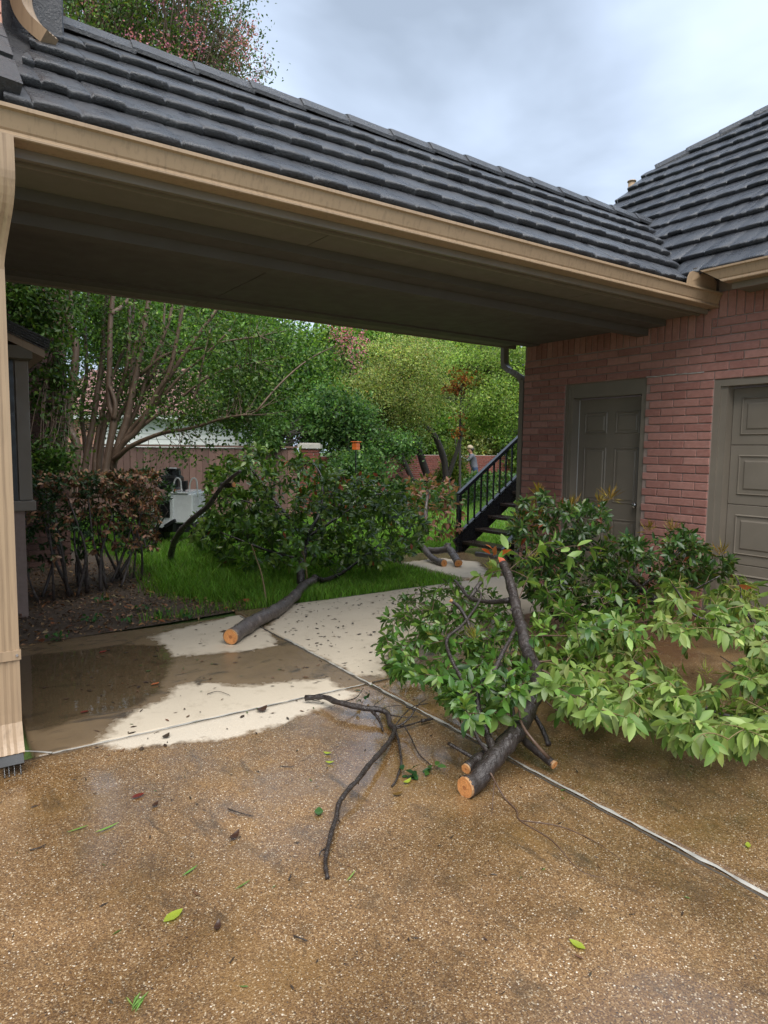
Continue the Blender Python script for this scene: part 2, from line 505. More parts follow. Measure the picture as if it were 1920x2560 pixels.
def aggregate_mat():
    m, t, b, o = new_mat('wet_exposed_aggregate')
    p = wpos(t)
    a = t.nodes.new('ShaderNodeAttribute'); a.attribute_name = 'wet'      # 1 wet, 0 dry
    q = t.nodes.new('ShaderNodeAttribute'); q.attribute_name = 'puddle'
    pw = t.nodes.new('ShaderNodeVectorMath'); pw.operation = 'ADD'
    nn = node(t, 'ShaderNodeTexNoise', Scale=60.0, Detail=2.0)
    t.links.new(p, nn.inputs['Vector'])
    sc_ = t.nodes.new('ShaderNodeVectorMath'); sc_.operation = 'SCALE'; sc_.inputs['Scale'].default_value = 0.006
    t.links.new(nn.outputs['Color'], sc_.inputs[0]); t.links.new(p, pw.inputs[0]); t.links.new(sc_.outputs[0], pw.inputs[1])
    v1 = node(t, 'ShaderNodeTexVoronoi', Scale=140.0, Randomness=1.0); t.links.new(pw.outputs[0], v1.inputs['Vector'])
    v2 = node(t, 'ShaderNodeTexVoronoi', Scale=240.0, Randomness=1.0); t.links.new(pw.outputs[0], v2.inputs['Vector'])
    sx = t.nodes.new('ShaderNodeSeparateColor'); t.links.new(v1.outputs['Color'], sx.inputs[0])
    sy = t.nodes.new('ShaderNodeSeparateColor'); t.links.new(v2.outputs['Color'], sy.inputs[0])
    def ramp(val, stops):
        r_ = t.nodes.new('ShaderNodeValToRGB'); r_.color_ramp.interpolation = 'CONSTANT'
        r_.color_ramp.elements[0].position = 0; r_.color_ramp.elements[0].color = (*stops[0][1], 1)
        r_.color_ramp.elements[1].position = stops[1][0]; r_.color_ramp.elements[1].color = (*stops[1][1], 1)
        for pos, c in stops[2:]:
            e_ = r_.color_ramp.elements.new(pos); e_.color = (*c, 1)
        t.links.new(val, r_.inputs[0]); return r_.outputs[0]
    peb = ramp(sx.outputs[0], [(0, (0.145, 0.082, 0.034)), (.2, (0.2, 0.122, 0.055)), (.4, (0.085, 0.05, 0.025)), (.55, (0.25, 0.165, 0.085)), (.72, (0.165, 0.09, 0.032)), (.86, (0.34, 0.26, 0.17)), (.925, (0.04, 0.03, 0.024)), (.965, (0.55, 0.49, 0.4))])
    sand = ramp(sy.outputs[0], [(0, (0.125, 0.07, 0.03)), (.3, (0.17, 0.1, 0.043)), (.6, (0.085, 0.048, 0.023)), (.82, (0.23, 0.15, 0.075)), (.95, (0.4, 0.33, 0.23))])
    pebm = mapr(t, v1.outputs['Distance'], 0.32, 0.5, 1, 0)
    keep = mapr(t, sx.outputs[1], 0.35, 0.4, 0, 1)
    c = mixc(t, mth(t, 'MULTIPLY', pebm, keep), sand, peb)
    big = noise(t, p, 1.3, 6.0, 0.6)
    mid = noise(t, p, 5.5, 5.0, 0.62)
    c = mixc(t, 1.0, c, mixc(t, mapr(t, big, 0.3, 0.7, 0, 1), (0.72, 0.69, 0.64), (1.58, 1.56, 1.55)), 'MULTIPLY')
    c = mixc(t, mapr(t, mid, 0.54, 0.74, 0, 0.7), c, (0.075, 0.048, 0.024))
    c = mixc(t, mapr(t, noise(t, p, 1.9, 3.0), 0.52, 0.7, 0, 0.35), c, (0.24, 0.135, 0.04))
    trk = noise(t, stretch(t, p, (2.4, .8, 1)), 3.3, 5.0, .68, .6)
    c = mixc(t, mapr(t, trk, .56, .72, 0, .75), c, (.05, .034, .02))
    n_ = noise(t, p, 11.0, 5.0, 0.6)
    wet = mapr(t, mth(t, 'ADD', a.outputs['Fac'], mth(t, 'MULTIPLY', mth(t, 'SUBTRACT', n_, 0.5), 1.0)), 0.38, 0.62, 0, 1)
    dry = mixc(t, 0.5, c, (0.72, 0.63, 0.5))
    dry = mixc(t, 0.55, dry, (0.62, 0.56, 0.46))
    c = mixc(t, wet, dry, c)
    t.links.new(c, b.inputs['Base Color'])
    film = noise(t, p, 2.6, 5.0, 0.6)
    pud = mapr(t, mth(t, 'ADD', q.outputs['Fac'], mth(t, 'MULTIPLY', mth(t, 'SUBTRACT', n_, 0.5), 0.6)), 0.4, 0.6, 0, 1)
    r = mapr(t, film, 0.38, 0.62, 0.16, 0.46)
    r = mth(t, 'MULTIPLY', r, mapr(t, pud, 0, 1, 1, 0.22))
    r = mth(t, 'MAXIMUM', r, mapr(t, wet, 0, 1, 0.8, 0.02))
    t.links.new(r, b.inputs['Roughness'])
    b.inputs['Coat Roughness'].default_value = 0.12
    t.links.new(mth(t, 'MULTIPLY', mapr(t, film, 0.42, 0.66, 0.75, 0.05), wet), b.inputs['Coat Weight'])
    h = mth(t, 'ADD', mth(t, 'MULTIPLY', pebm, keep), mth(t, 'MULTIPLY', mapr(t, v2.outputs['Distance'], 0, 0.6, 1, 0), 0.4))
    h = mth(t, 'MULTIPLY', h, mapr(t, pud, 0, 1, 1, 0.12))
    bump(t, b, h, 0.4, 0.004)
    return m
MAT['aggregate'] = aggregate_mat()

def soil_mat():
    m, t, b, o = new_mat('wet_soil_and_thatch')
    p = wpos(t)
    f = noise(t, p, 25.0, 6.0, 0.65)
    g = noise(t, p, 1.2, 4.0)
    c = mixc(t, f, (0.03, 0.022, 0.015), (0.15, 0.1, 0.062))
    t.links.new(c, b.inputs['Base Color'])
    b.inputs['Roughness'].default_value = 0.7
    bump(t, b, f, 0.8, 0.02)
    return m
MAT['soil'] = soil_mat()

def lawn_mat():
    m, t, b, o = new_mat('lawn_thatch')
    p = wpos(t)
    f = noise(t, p, 40.0, 5.0, 0.65)
    g = noise(t, p, 1.4, 4.0)
    c = mixc(t, f, (0.025, 0.05, 0.01), (0.11, 0.2, 0.03))
    c = mixc(t, mapr(t, g, 0.5, 0.75, 0, 0.4), c, (0.1, 0.11, 0.03))
    t.links.new(c, b.inputs['Base Color'])
    b.inputs['Roughness'].default_value = 0.8
    bump(t, b, f, 0.8, 0.02)
    return m
MAT['lawn'] = lawn_mat()
MAT['fence'] = plain('brown_fence_stain', (0.25, 0.145, 0.12), 0.6, 0.2, 4.0, 0.3, 40, obj_var=0.2)
MAT['roof_tile'] = plain('pink_brown_tile', (0.26, 0.145, 0.125), 0.7, 0.15, 6.0, 0.2, 60)

# ------------------------------------------------------------------ foliage tools
LEAF8_F = np.array([[0, 1, 2], [0, 2, 3], [1, 4, 5], [1, 5, 2], [2, 5, 6], [2, 6, 3], [4, 7, 5], [5, 7, 6]])

def norm(a):
    return a/(np.linalg.norm(a, axis=-1, keepdims=True)+1e-9)

def leaf_arrays(P, D, N, L, Wd, fold=0.25, bend=0.25, detail=True, zmin=None):
    """P base, D direction, N approx normal, L length, Wd half width -> V,F, verts per leaf"""
    n = len(P)
    P = np.asarray(P, float); D = norm(np.asarray(D, float))
    S = norm(np.cross(D, np.asarray(N, float)+1e-4)); N = np.cross(S, D)
    L = np.broadcast_to(np.asarray(L, float), (n,))[:, None]; Wd = np.broadcast_to(np.asarray(Wd, float), (n,))[:, None]
    bend = np.broadcast_to(np.asarray(bend, float), (n,))[:, None]
    def pt(t, s, dz):
        return P + D*L*t + S*Wd*s + N*(Wd*abs(s)*dz - bend*L*t*t)
    if detail:
        V = np.stack([pt(0, 0, 0), pt(.42, -1, fold), pt(.42, 0, 0), pt(.42, 1, fold), pt(.74, -.78, fold), pt(.74, 0, 0), pt(.74, .78, fold), pt(1, 0, 0)], 1)
        F = LEAF8_F; k = 8
    else:
        V = np.stack([pt(0, 0, 0), pt(.5, -1, fold), pt(1, 0, 0), pt(.5, 1, fold)], 1)
        F = np.array([[0, 1, 2], [0, 2, 3]]); k = 4
    V = V.reshape(-1, 3)
    if zmin is not None: V[:, 2] = np.maximum(V[:, 2], zmin+0.004*rng.random(len(V)))
    FF = (F[None]+(np.arange(n)*k)[:, None, None]).reshape(-1, 3)
    return V, FF, k

def pick(palette, n, jit=0.18):
    pal = np.array([c[:3] for c in palette]); w = np.array([c[3] if len(c) > 3 else 1.0 for c in palette]); w = w/w.sum()
    c = pal[rng.choice(len(pal), n, p=w)]
    c = c*(1+rng.normal(0, jit, (n, 1)))*(1+rng.normal(0, jit*.3, (n, 3)))
    return np.clip(np.concatenate([c, np.ones((n, 1))], 1), 0.004, 1)

class Foliage:
    """gathers leaves; the largest in view become leaf objects, the rest one mesh"""
    def __init__(s): s.P = []; s.D = []; s.N = []; s.L = []; s.W = []; s.C = []
    def add(s, P, D, N, L, W, C):
        s.P.append(np.atleast_2d(P)); s.D.append(np.atleast_2d(D)); s.N.append(np.atleast_2d(N))
        n = len(s.P[-1])
        s.L.append(np.broadcast_to(L, (n,))); s.W.append(np.broadcast_to(W, (n,))); s.C.append(np.atleast_2d(C))
    def cat(s):
        return [np.concatenate(x) for x in (s.P, s.D, s.N, s.L, s.W, s.C)]
    def build(s, parent, mat, name='foliage', n_obj=0, detail=True, fold=.25, bend=.25, zmin=None, kind='stuff', palette=None):
        if not s.P: return
        P, D, N, L, Wd, C = s.cat()
        idx = np.arange(len(P))
        if n_obj:
            d = np.linalg.norm(P-CO, axis=1)/L
            order = np.argsort(d); near = order[:n_obj]; idx = order[n_obj:]
            protos = leaf_protos(mat, palette)
            for i in near:
                c = C[i, :3]
                k = min(range(len(protos)), key=lambda j: float(np.sum((protos[j][1]-c)**2))+random.random()*0.004)
                d_ = norm(D[i]); s_ = norm(np.cross(d_, N[i]+1e-4)); n_ = np.cross(s_, d_)
                Mx = Matrix(((s_[0]*Wd[i]/.2, d_[0]*L[i], n_[0]*L[i], P[i, 0]), (s_[1]*Wd[i]/.2, d_[1]*L[i], n_[1]*L[i], P[i, 1]), (s_[2]*Wd[i]/.2, d_[2]*L[i], n_[2]*L[i], P[i, 2]), (0, 0, 0, 1)))
                o = link('leaf', protos[k][0], parent)
                o.matrix_basis = Mx
        if len(idx):
            V, F, k = leaf_arrays(P[idx], D[idx], N[idx], L[idx], Wd[idx], fold, bend*(0.5+rng.random(len(idx))), detail, zmin)
            o = link(name, np_mesh(name, V, F, mat, np.repeat(C[idx], k, 0)), parent)
            if kind: o['kind'] = kind
            return o

_protos = {}
def leaf_protos(mat, palette):
    key = (mat.name, str(palette))
    if key in _protos: return _protos[key]
    out = []
    for c in palette:
        for br in (0.7, 1.0, 1.3):
            col = np.clip(np.array(c[:3])*br, .004, 1)
            bend = random.uniform(.08, .35); fold = random.uniform(.25, .6)
            mb = MB()
            # 3 columns x 5 rows, unit length along y, half width .2
            rows = [(0, 0.02), (.16, .115), (.4, .2), (.66, .175), (.86, .095), (1.0, 0.0)]
            vs_ = []
            for t, w in rows:
                z = -bend*t*t
                vs_ += [(-w, t, z+fold*w*.6), (0, t, z), (w, t, z+fold*w*.6)]
            fs = []
            for r_ in range(len(rows)-1):
                for q_ in (0, 1):
                    a = r_*3+q_
                    fs.append((a, a+1, a+4, a+3))
            mb.add(vs_, fs, 0, (*col, 1))
            out.append((mb.mesh('leaf', mat, True), col))
    _protos[key] = out
    return out

def twiggy(wood, fol, targets, anchors, palette, leaf_L=(.07, .11), ratio=.2, n_leaf=9, up=0.15, droop=0.2, rad=.004, leaf_span=.5, wmi=0, zfloor=None, sag=.1):
    """curved twigs from the nearest skeleton point to each target, with alternate leaves"""
    A = np.array(anchors)
    targets = sorted([np.asarray(q_, float) for q_ in targets], key=lambda q_: float(np.min(np.linalg.norm(A-q_, axis=1))))
    for T in targets:
        dd = np.linalg.norm(A-T, axis=1)+rng.random(len(A))*.25*np.min(np.linalg.norm(A-T, axis=1)+.05)
        a = A[np.argmin(dd)]
        L = np.linalg.norm(T-a)
        mid = (a+T)/2+rng.normal(0, .09*L, 3)+np.array([0, 0, up*L])
        ts = np.linspace(0, 1, 7)[:, None]
        path = (1-ts)**2*a+2*ts*(1-ts)*mid+ts**2*T
        if zfloor is not None: path[:, 2] = np.maximum(path[:, 2], zfloor)
        A = np.concatenate([A, path[3:5]])
        r0 = rad*(0.6+min(L, 1.2))
        wood.tube(path, list(np.linspace(r0, r0*.35, 7)), 4, cap=False, mi=wmi)
        n = max(4, int(n_leaf*random.uniform(.7, 1.3)))
        span = min(1.0, leaf_span*max(1, .35/(L+.05)))
        tt = np.sort(np.clip(1-span*rng.random(n)**1.3, 0, 1)); tt[-4:] = 1-rng.random(4)*.05
        pos = np.array([np.interp(tt, ts[:, 0], path[:, k]) for k in range(3)]).T
        tan = norm(path[-1]-path[3])[None]
        b1 = norm(np.cross(tan[0], [.2, .3, .9])); b2 = np.cross(tan[0], b1)
        ang = np.arange(n)*2.4+random.random()*6
        radl = np.cos(ang)[:, None]*b1+np.sin(ang)[:, None]*b2
        D = tan*rng.uniform(.5, 1.1, (n, 1))+radl*rng.uniform(.6, 1.0, (n, 1))+np.array([0, 0, -droop])*rng.random((n, 1))
        N = tan*.8+np.array([0, 0, .8])-radl*.2+rng.normal(0, .25, (n, 3))
        ll = rng.uniform(*leaf_L, n)
        fol.add(pos, D, N, ll, ll*ratio, pick(palette, n))

def in_poly(x, y, poly):
    x = np.asarray(x); y = np.asarray(y)
    ins = np.zeros(x.shape, bool)
    n = len(poly)
    for i in range(n):
        x1, y1 = poly[i]; x2, y2 = poly[(i+1) % n]
        cond = ((y1 > y) != (y2 > y)) & (x < (x2-x1)*(y-y1)/((y2-y1) if y2 != y1 else 1e-9)+x1)
        ins ^= cond
    return ins

def sd_poly(x, y, poly):
    """signed distance, positive inside"""
    d = np.full(np.shape(x), 1e9)
    n = len(poly)
    for i in range(n):
        x1, y1 = poly[i]; x2, y2 = poly[(i+1) % n]
        ex, ey = x2-x1, y2-y1
        t = np.clip(((x-x1)*ex+(y-y1)*ey)/(ex*ex+ey*ey+1e-12), 0, 1)
        d = np.minimum(d, np.hypot(x-x1-t*ex, y-y1-t*ey))
    return np.where(in_poly(x, y, poly), d, -d)

def px_poly(pts):
    return [tuple(at(x, y, z=0.0)[:2]) for x, y in pts]

def sample_poly(poly, n):
    xs = [p[0] for p in poly]; ys = [p[1] for p in poly]
    out = []
    while len(out) < n:
        x = rng.uniform(min(xs), max(xs), n*3); y = rng.uniform(min(ys), max(ys), n*3)
        k = in_poly(x, y, poly)
        out += list(zip(x[k], y[k]))
    return out[:n]

# ================================================================== THE SETTING
WX = 5.82          # garage wall face
GRADE = -0.05

def grid_slab(name, x0, x1, y0, y1, z, mat, step, dry=(), puddles=(), depth=0.09, kind='structure', wob=0.0):
    nx = max(2, int((x1-x0)/step)+1); ny = max(2, int((y1-y0)/step)+1)
    xs = np.linspace(x0, x1, nx); ys = np.linspace(y0, y1, ny)
    X, Y = np.meshgrid(xs, ys)
    Z = np.full_like(X, z)
    Z += 0.0025*np.sin(X*3.1+Y*1.7)*np.sin(Y*2.3-X*.7)
    V = np.stack([X.ravel(), Y.ravel(), Z.ravel()], 1)
    i = np.arange(nx*ny).reshape(ny, nx)
    F = np.stack([i[:-1, :-1].ravel(), i[:-1, 1:].ravel(), i[1:, 1:].ravel(), i[1:, :-1].ravel()], 1)
    # skirt
    rim = np.concatenate([i[0, :], i[1:, -1], i[-1, -2::-1], i[-2:0:-1, 0]])
    low = V[rim].copy(); low[:, 2] = z-depth
    base = len(V)
    V = np.concatenate([V, low])
    k = len(rim); j = np.arange(k); jn = (j+1) % k
    Fs = np.stack([rim[j], base+j, base+jn, rim[jn]], 1)
    F = np.concatenate([F, Fs])
    me = np_mesh(name, V, F, mat)
    wet = np.ones(len(V)); pud = np.zeros(len(V))
    for p in dry:
        fl_ = 0.0
        if isinstance(p, dict): p, fl_ = p['poly'], p['floor']
        wet = np.minimum(wet, np.clip(.5-sd_poly(V[:, 0], V[:, 1], p)/.22, fl_, 1))
    for p in puddles:
        pud = np.maximum(pud, np.clip(.5+sd_poly(V[:, 0], V[:, 1], p)/.25, 0, 1))
    for n_, arr in (('wet', wet), ('puddle', pud)):
        a = me.attributes.new(n_, 'FLOAT', 'POINT'); a.data.foreach_set('value', arr.astype(np.float32))
    o = link(name, me)
    if kind: o['kind'] = kind
    return o

z7 = lambda pts: px_poly([(x*.5787, 1400+y*.5787) for x, y in pts])
DRY1 = z7([(430, 790), (510, 700), (600, 650), (680, 615), (740, 580), (770, 540), (900, 532), (1050, 545), (1200, 530), (1400, 515), (1455, 540), (1545, 585), (1480, 612), (1330, 660), (1200, 712), (1000, 765), (800, 792), (560, 815), (440, 803)])
DRY2 = z7([(660, 330), (800, 290), (960, 255), (1100, 215), (1150, 300), (1195, 368), (1100, 388), (980, 398), (760, 415), (730, 385), (690, 352)])
DRY3 = px_poly([(655, 1578), (740, 1500), (960, 1455), (1230, 1400), (1500, 1430), (1600, 1500), (1250, 1540), (1010, 1600), (960, 1640), (955, 1690), (890, 1688), (800, 1640)])
PUD1 = z7([(60, 420), (300, 395), (540, 365), (700, 370), (745, 420), (720, 500), (690, 570), (560, 640), (330, 690), (180, 740), (60, 720)])
PUD2 = px_poly([(1470, 2500), (1500, 2470), (1560, 2440), (1620, 2415), (1670, 2405), (1720, 2430), (1800, 2460), (1890, 2520), (1930, 2560), (1930, 2640), (1400, 2640), (1430, 2540)])
PUD3 = px_poly([(850, 1740), (960, 1740), (1010, 1800), (1000, 1900), (900, 1990), (840, 1960), (850, 1850)])
PUD5 = px_poly([(-60, 1920), (100, 1905), (260, 1925), (330, 1960), (200, 2000), (60, 2010), (-60, 2040)])
PUD4 = px_poly([(980, 1690), (1080, 1690), (1090, 1740), (1010, 1760)])

# ground that reaches the horizon
mb = MB(); mb.box(-220, 220, -60, 320, -0.6, GRADE-0.02)
tag(mb.build('ground', MAT['lawn']), kind='structure')

JX, JY = 2.325, 3.52
grid_slab('driveway', -0.9, JX-.008, -0.4, JY-.007, 0.0, MAT['aggregate'], .03, [DRY1], [PUD2, PUD3, PUD5])
grid_slab('driveway', JX+.008, 8.2, -0.4, JY-.007, 0.0, MAT['aggregate'], .04, [DRY1], [PUD2, PUD4])
grid_slab('driveway', -6, 10, -6, -0.415, 0.0, MAT['aggregate'], .5)
grid_slab('pavement', 0.40, JX-.008, JY+.007, 5.64, 0.0, MAT['slab'], .022, [DRY1, DRY2], [PUD1])
grid_slab('pavement', JX+.008, WX-.01, JY+.007, 5.80, 0.0, MAT['slab'], .03, [DRY3], [PUD4])
LAND_X0 = 5.17
grid_slab('pavement', LAND_X0, 8.4, 5.82, 7.62, 0.028, MAT['slab'], .05, [px_poly([(1005, 1412), (1150, 1450), (1230, 1450), (1190, 1410), (1100, 1400)])])
# caulk and grooves in the joints
def joint(name, a, b, w, mat, z0, wob, seed):
    r = random.Random(seed)
    a = np.array(a, float); b = np.array(b, float); d = (b-a)/np.linalg.norm(b-a); s_ = np.array([-d[1], d[0]])
    n = int(np.linalg.norm(b-a)/.05)
    mb = MB(); vs_ = []
    for i in range(n+1):
        p = a+(b-a)*i/n
        l, q = w*(.5+r.uniform(-wob, wob)), w*(.5+r.uniform(-wob, wob))
        z = z0+r.uniform(0, .002)
        vs_ += [(*(p-s_*l), z-.002), (*p, z), (*(p+s_*q), z-.002)]
    fs = []
    for i in range(n):
        fs += [(i*3, i*3+1, i*3+4, i*3+3), (i*3+1, i*3+2, i*3+5, i*3+4)]
    mb.add(vs_, fs)
    o = mb.build(name, mat, smooth=True); o['kind'] = 'structure'
    return o
joint('joint_sealant', (JX+.002, -0.3), (JX+.002, 4.75), .016, MAT['caulk'], .0028, .38, 1)
joint('joint_sealant', (.47, JY), (JX-.03, JY), .012, MAT['caulk'], .0028, .48, 2)
joint('joint_sealant', (.30, 3.66), (.47, JY), .012, MAT['caulk'], .0065, .4, 3)
joint('joint_groove', (JX-.022, 0), (JX-.022, 5.6), .012, MAT['groove'], .0024, .35, 4)
joint('joint_groove', (JX+.03, JY), (5.7, JY), .012, MAT['groove'], .0024, .35, 5)

# mulch and soil bed, lawn sheet
mb = MB()
bed = [(-.6, 5.2), (.3, 5.2), (.45, 5.30), (.6, 5.5), (1.0, 5.66), (1.7, 5.72), (2.4, 5.82), (2.9, 5.9), (2.3, 6.3), (2.0, 7.0), (2.2, 8.0), (2.3, 9.3), (2.0, 10.5), (-.6, 10.5)]
bm = bmesh.new()
vv = [bm.verts.new((x, y, -0.004)) for x, y in bed]
bm.faces.new(vv)
bmesh.ops.triangulate(bm, faces=bm.faces)
me = bpy.data.meshes.new('mulch_bed'); bm.to_mesh(me); bm.free(); me.materials.append(MAT['soil'])
tag(link('mulch_bed', me), kind='structure')
mb = MB(); mb.add([(-.5, 5.3, -.03), (30, 5.3, -.03), (30, 24, -.03), (-.5, 24, -.03)], [(0, 1, 2, 3)])
tag(mb.build('lawn', MAT['lawn']), kind='structure')

def brick_face(mb, o, u, nrm, w, h, bl=.244, bh=.066, j=.010, dep=.012, z0=0.0, hole=None):
    o = np.array(o, float); u = np.array(u, float); nrm = np.array(nrm, float)
    k = 0; z = z0
    while z < h-.02:
        zz = min(z+bh, h)
        x = -(bl+j)/2*(k % 2)
        while x < w:
            a, b_ = max(x, 0), min(x+bl, w)
            if b_-a > .03 and not (hole and hole((a+b_)/2, (z+zz)/2)):
                c = o+u*(a+b_)/2+np.array([0, 0, (z+zz)/2])+nrm*dep*random.uniform(.35, .6)
                r = random.random()
                mb.obox(c, u*(b_-a)/2, nrm*dep, np.array([0, 0, (zz-z)/2]), 0, (r, r, r, 1))
            x += bl+j
        z += bh+j; k += 1
    return mb

# ------------------------------------------------------------------ garage
GAR = thing('garage', 'pink red brick garage with taupe doors and charcoal shake roof', 'garage', (0, 0, 0))
DOOR_Y0, DOOR_Y1, DOOR_H = 3.99, 4.99, 2.235
GD_Y1, GD_Y0, GD_H = 3.31, 0.60, 2.159
CORNER_Y = 5.60
mb = MB()
XF, XB = WX+.0125, WX+.16
mb.box(XF, XB, DOOR_Y1, CORNER_Y-.001, -.05, 3.16)
mb.box(XF, XB, GD_Y1, DOOR_Y0, -.05, 3.16)
mb.box(XF, XB, DOOR_Y0, DOOR_Y1, DOOR_H+.002, 3.16)
mb.box(XF, XB, GD_Y0, GD_Y1, GD_H+.002, 3.16)
mb.box(XF, XB, -1.0, GD_Y0, -.05, 3.16)
mb.box(XB, 11.5, CORNER_Y-.16, CORNER_Y-.012, -.05, 2.95)
gwall = mb.build('wall', MAT['mortar'], GAR)
# bricks, one object each
def brick_mesh(l, h, d, b=.004):
    m_ = MB(); m_.cbox(-d/2, d/2, -l/2, l/2, -h/2, h/2, b)
    return m_.mesh('brick', MAT['brick'])
BR = brick_mesh(.244, .066, .10)
BS = brick_mesh(.066, .22, .10)
CH, BLM, Z0 = .0762, .254, .0252
nbr = 0
for k in range(-1, 37):
    z = Z0+CH*k+CH/2
    segs = []
    lo, hi = -.2, CORNER_Y
    if z < GD_H: segs = [(GD_Y1, DOOR_Y0), (DOOR_Y1, CORNER_Y)]
    elif z < DOOR_H: segs = [(1.9, DOOR_Y0), (DOOR_Y1, CORNER_Y)]
    elif z < 2.54: segs = [(1.9, CORNER_Y)]
    elif z < 2.69: segs = [(1.9, 3.36)]
    else: segs = []
    for a, b_ in segs:
        y = CORNER_Y-(BLM/2 if k % 2 else 0)+BLM
        while y > a-.01:
            y1, y0 = min(y, b_), max(y-BLM, a)
            l = y1-y0-.010
            if l > .035:
                o = link('brick', BR, gwall, (WX+.05+random.uniform(-.0025, .002), (y0+y1)/2, z), (0, random.uniform(-.01, .01), random.uniform(-.006, .006)), (1, l/.244, random.uniform(.97, 1.03)))
                nbr += 1
            y -= BLM
for y in np.arange(3.40, CORNER_Y-.03, CH):
    link('brick', BS, gwall, (WX+.05+random.uniform(-.003, .002), y, 2.54+.118), (random.uniform(-.012, .012), 0, 0)); nbr += 1
for y in np.arange(2.2, 3.36, CH):
    link('brick', BS, gwall, (WX+.05+random.uniform(-.003, .002), y, 2.692+.115), (random.uniform(-.012, .012), 0, 0)); nbr += 1
# bricks of the rear wall and the far pier, outside the picture: one mesh
mb = MB()
brick_face(mb, (11.5, CORNER_Y-.012, 0), (-1, 0, 0), (0, 1, 0), 5.5, 2.9, hole=lambda x, z: False)
rb = mb.build('brick_facing', MAT['brick_house'], GAR); rb['kind'] = 'stuff'

def raised_panel(mb, y0, y1, z0, z1, x, d=.012, rim=.035):
    """moulded panel on a door that faces -X: an outer bead, a sunk margin and a raised field"""
    ys = [y0, y0+.012, y0+rim*.55, y0+rim, y1-rim, y1-rim*.55, y1-.012, y1]
    rings = [(0, 0), (.011, d*.7), (.02, -d*.6), (rim*.7, -d*.6), (rim*1.25, d*.5)]
    vs_ = []
    for ins, h in rings:
        vs_ += [(x-h, y0+ins, z0+ins), (x-h, y1-ins, z0+ins), (x-h, y1-ins, z1-ins), (x-h, y0+ins, z1-ins)]
    fs = []
    for r_ in range(len(rings)-1):
        for q in range(4):
            a, b_ = r_*4+q, r_*4+(q+1) % 4
            fs.append((a, a+4, b_+4, b_))
    n = (len(rings)-1)*4
    fs.append((n+3, n+2, n+1, n))
    mb.add(vs_, fs)

# entry door
dr = MB(); SX = WX+.135
dr.box(SX, SX+.045, DOOR_Y0+.06, 4.885, .03, 2.07)
door = dr.build('door', MAT['trim'], GAR)
tag(door, 'taupe six panel side door set into the brick')
for (y0, y1) in ((4.13, 4.42), (4.52, 4.81)):
    for (z0, z1) in ((.2, .82), (.98, 1.56), (1.70, 1.93)):
        p_ = MB(); raised_panel(p_, y0, y1, z0, z1, SX-.001); p_.build('panel', MAT['trim'], door)
kn = MB(); kn.tube([(SX-.001, 4.12, .98), (SX-.03, 4.12, .98)], .012, 10); kn.tube([(SX-.03, 4.12, .98), (SX-.045, 4.12, .98), (SX-.06, 4.12, .98), (SX-.068, 4.12, .98)], [.016, .028, .026, .012], 12)
kn.build('door_knob', MAT['screw'], door, True)
fr = MB()
fr.box(WX+.02, WX+.16, 4.8905, DOOR_Y1-.001, 0, DOOR_H-.001)
fr.box(WX+.02, WX+.16, DOOR_Y0+.001, DOOR_Y0+.055, 0, DOOR_H-.001)
fr.box(WX+.022, WX+.16, DOOR_Y0+.055, 4.895, 2.085, DOOR_H-.001)
for yy in (4.93, 4.955): fr.box(WX+.012, WX+.02, yy, yy+.012, 0, DOOR_H-.03)
fr.build('door_frame', MAT['trim'], GAR)
sp = MB(); sp.box(WX+.131, WX+.16, 4.8865, 4.8895, .03, 2.07)
sp.build('weather_strip', MAT['white_paint'], GAR)
st = MB(); st.box(WX-.12, WX+.16, DOOR_Y0-.02, DOOR_Y1+.02, -.02, .03, bev=.005)
st.build('door_step', MAT['capstone'], GAR)
# overhead door
gdo = thing('overhead_door', None, None); gdo.parent = GAR
gx = WX+.13
zz = [0.01, .53, 1.06, 1.585, 2.085]
ymax = GD_Y1-.115
for i in range(4):
    s_ = MB(); s_.box(gx, gx+.04, GD_Y0+.1, ymax, zz[i]+.003, zz[i+1]-.003, bev=.003)
    so = s_.build('door_section', MAT['trim'], gdo)
    y = ymax-.075
    while y-.50 > GD_Y0+.12:
        p_ = MB(); raised_panel(p_, y-.50, y, zz[i]+.085, zz[i+1]-.085, gx-.001, .014, .05); p_.build('panel', MAT['trim'], so)
        y -= .60
fr = MB()
fr.box(WX+.012, WX+.15, GD_Y1-.055, GD_Y1-.001, 0, GD_H-.001)
fr.box(WX+.03, WX+.15, GD_Y1-.112, GD_Y1-.0555, 0, GD_H-.06)
fr.box(WX+.014, WX+.15, GD_Y0, GD_Y1-.055, GD_H-.06, GD_H-.001)
fr.box(WX+.012, WX+.15, GD_Y0+.001, GD_Y0+.09, 0, GD_H-.06)
fr.build('door_frame', MAT['trim'], GAR)
# inside of the garage kept dark: back and side walls
mb = MB(); mb.box(11.4, 11.5, -1, CORNER_Y-.16, -.05, 2.95); mb.box(XB, 11.4, -1.1, -1.0, -.05, 2.95)
mb.build('side_wall', MAT['mortar'], GAR)
# old mortar repair above the pier
mb = MB()
pts = [at(1616+i*9.6, 943-.0905*i*9.6, X=WX-.001) for i in range(16)]
mb.tube([p+np.array([0, 0, random.uniform(-.003, .003)]) for p in pts], [random.uniform(.004, .008) for _ in pts], 5)
mb.build('mortar_patch', MAT['mortar_pale'], gwall)

# ------------------------------------------------------------------ roofs
PITCH_R = .82
BW_Y0, BW_Z0 = 3.37, 2.945        # breezeway roof plane passes here
RIDGE_Y = 4.67; RIDGE_Z = BW_Z0+PITCH_R*(RIDGE_Y-BW_Y0)
GX0, GZ0 = 5.55, 3.075            # garage roof plane
sl = math.hypot(1, PITCH_R)

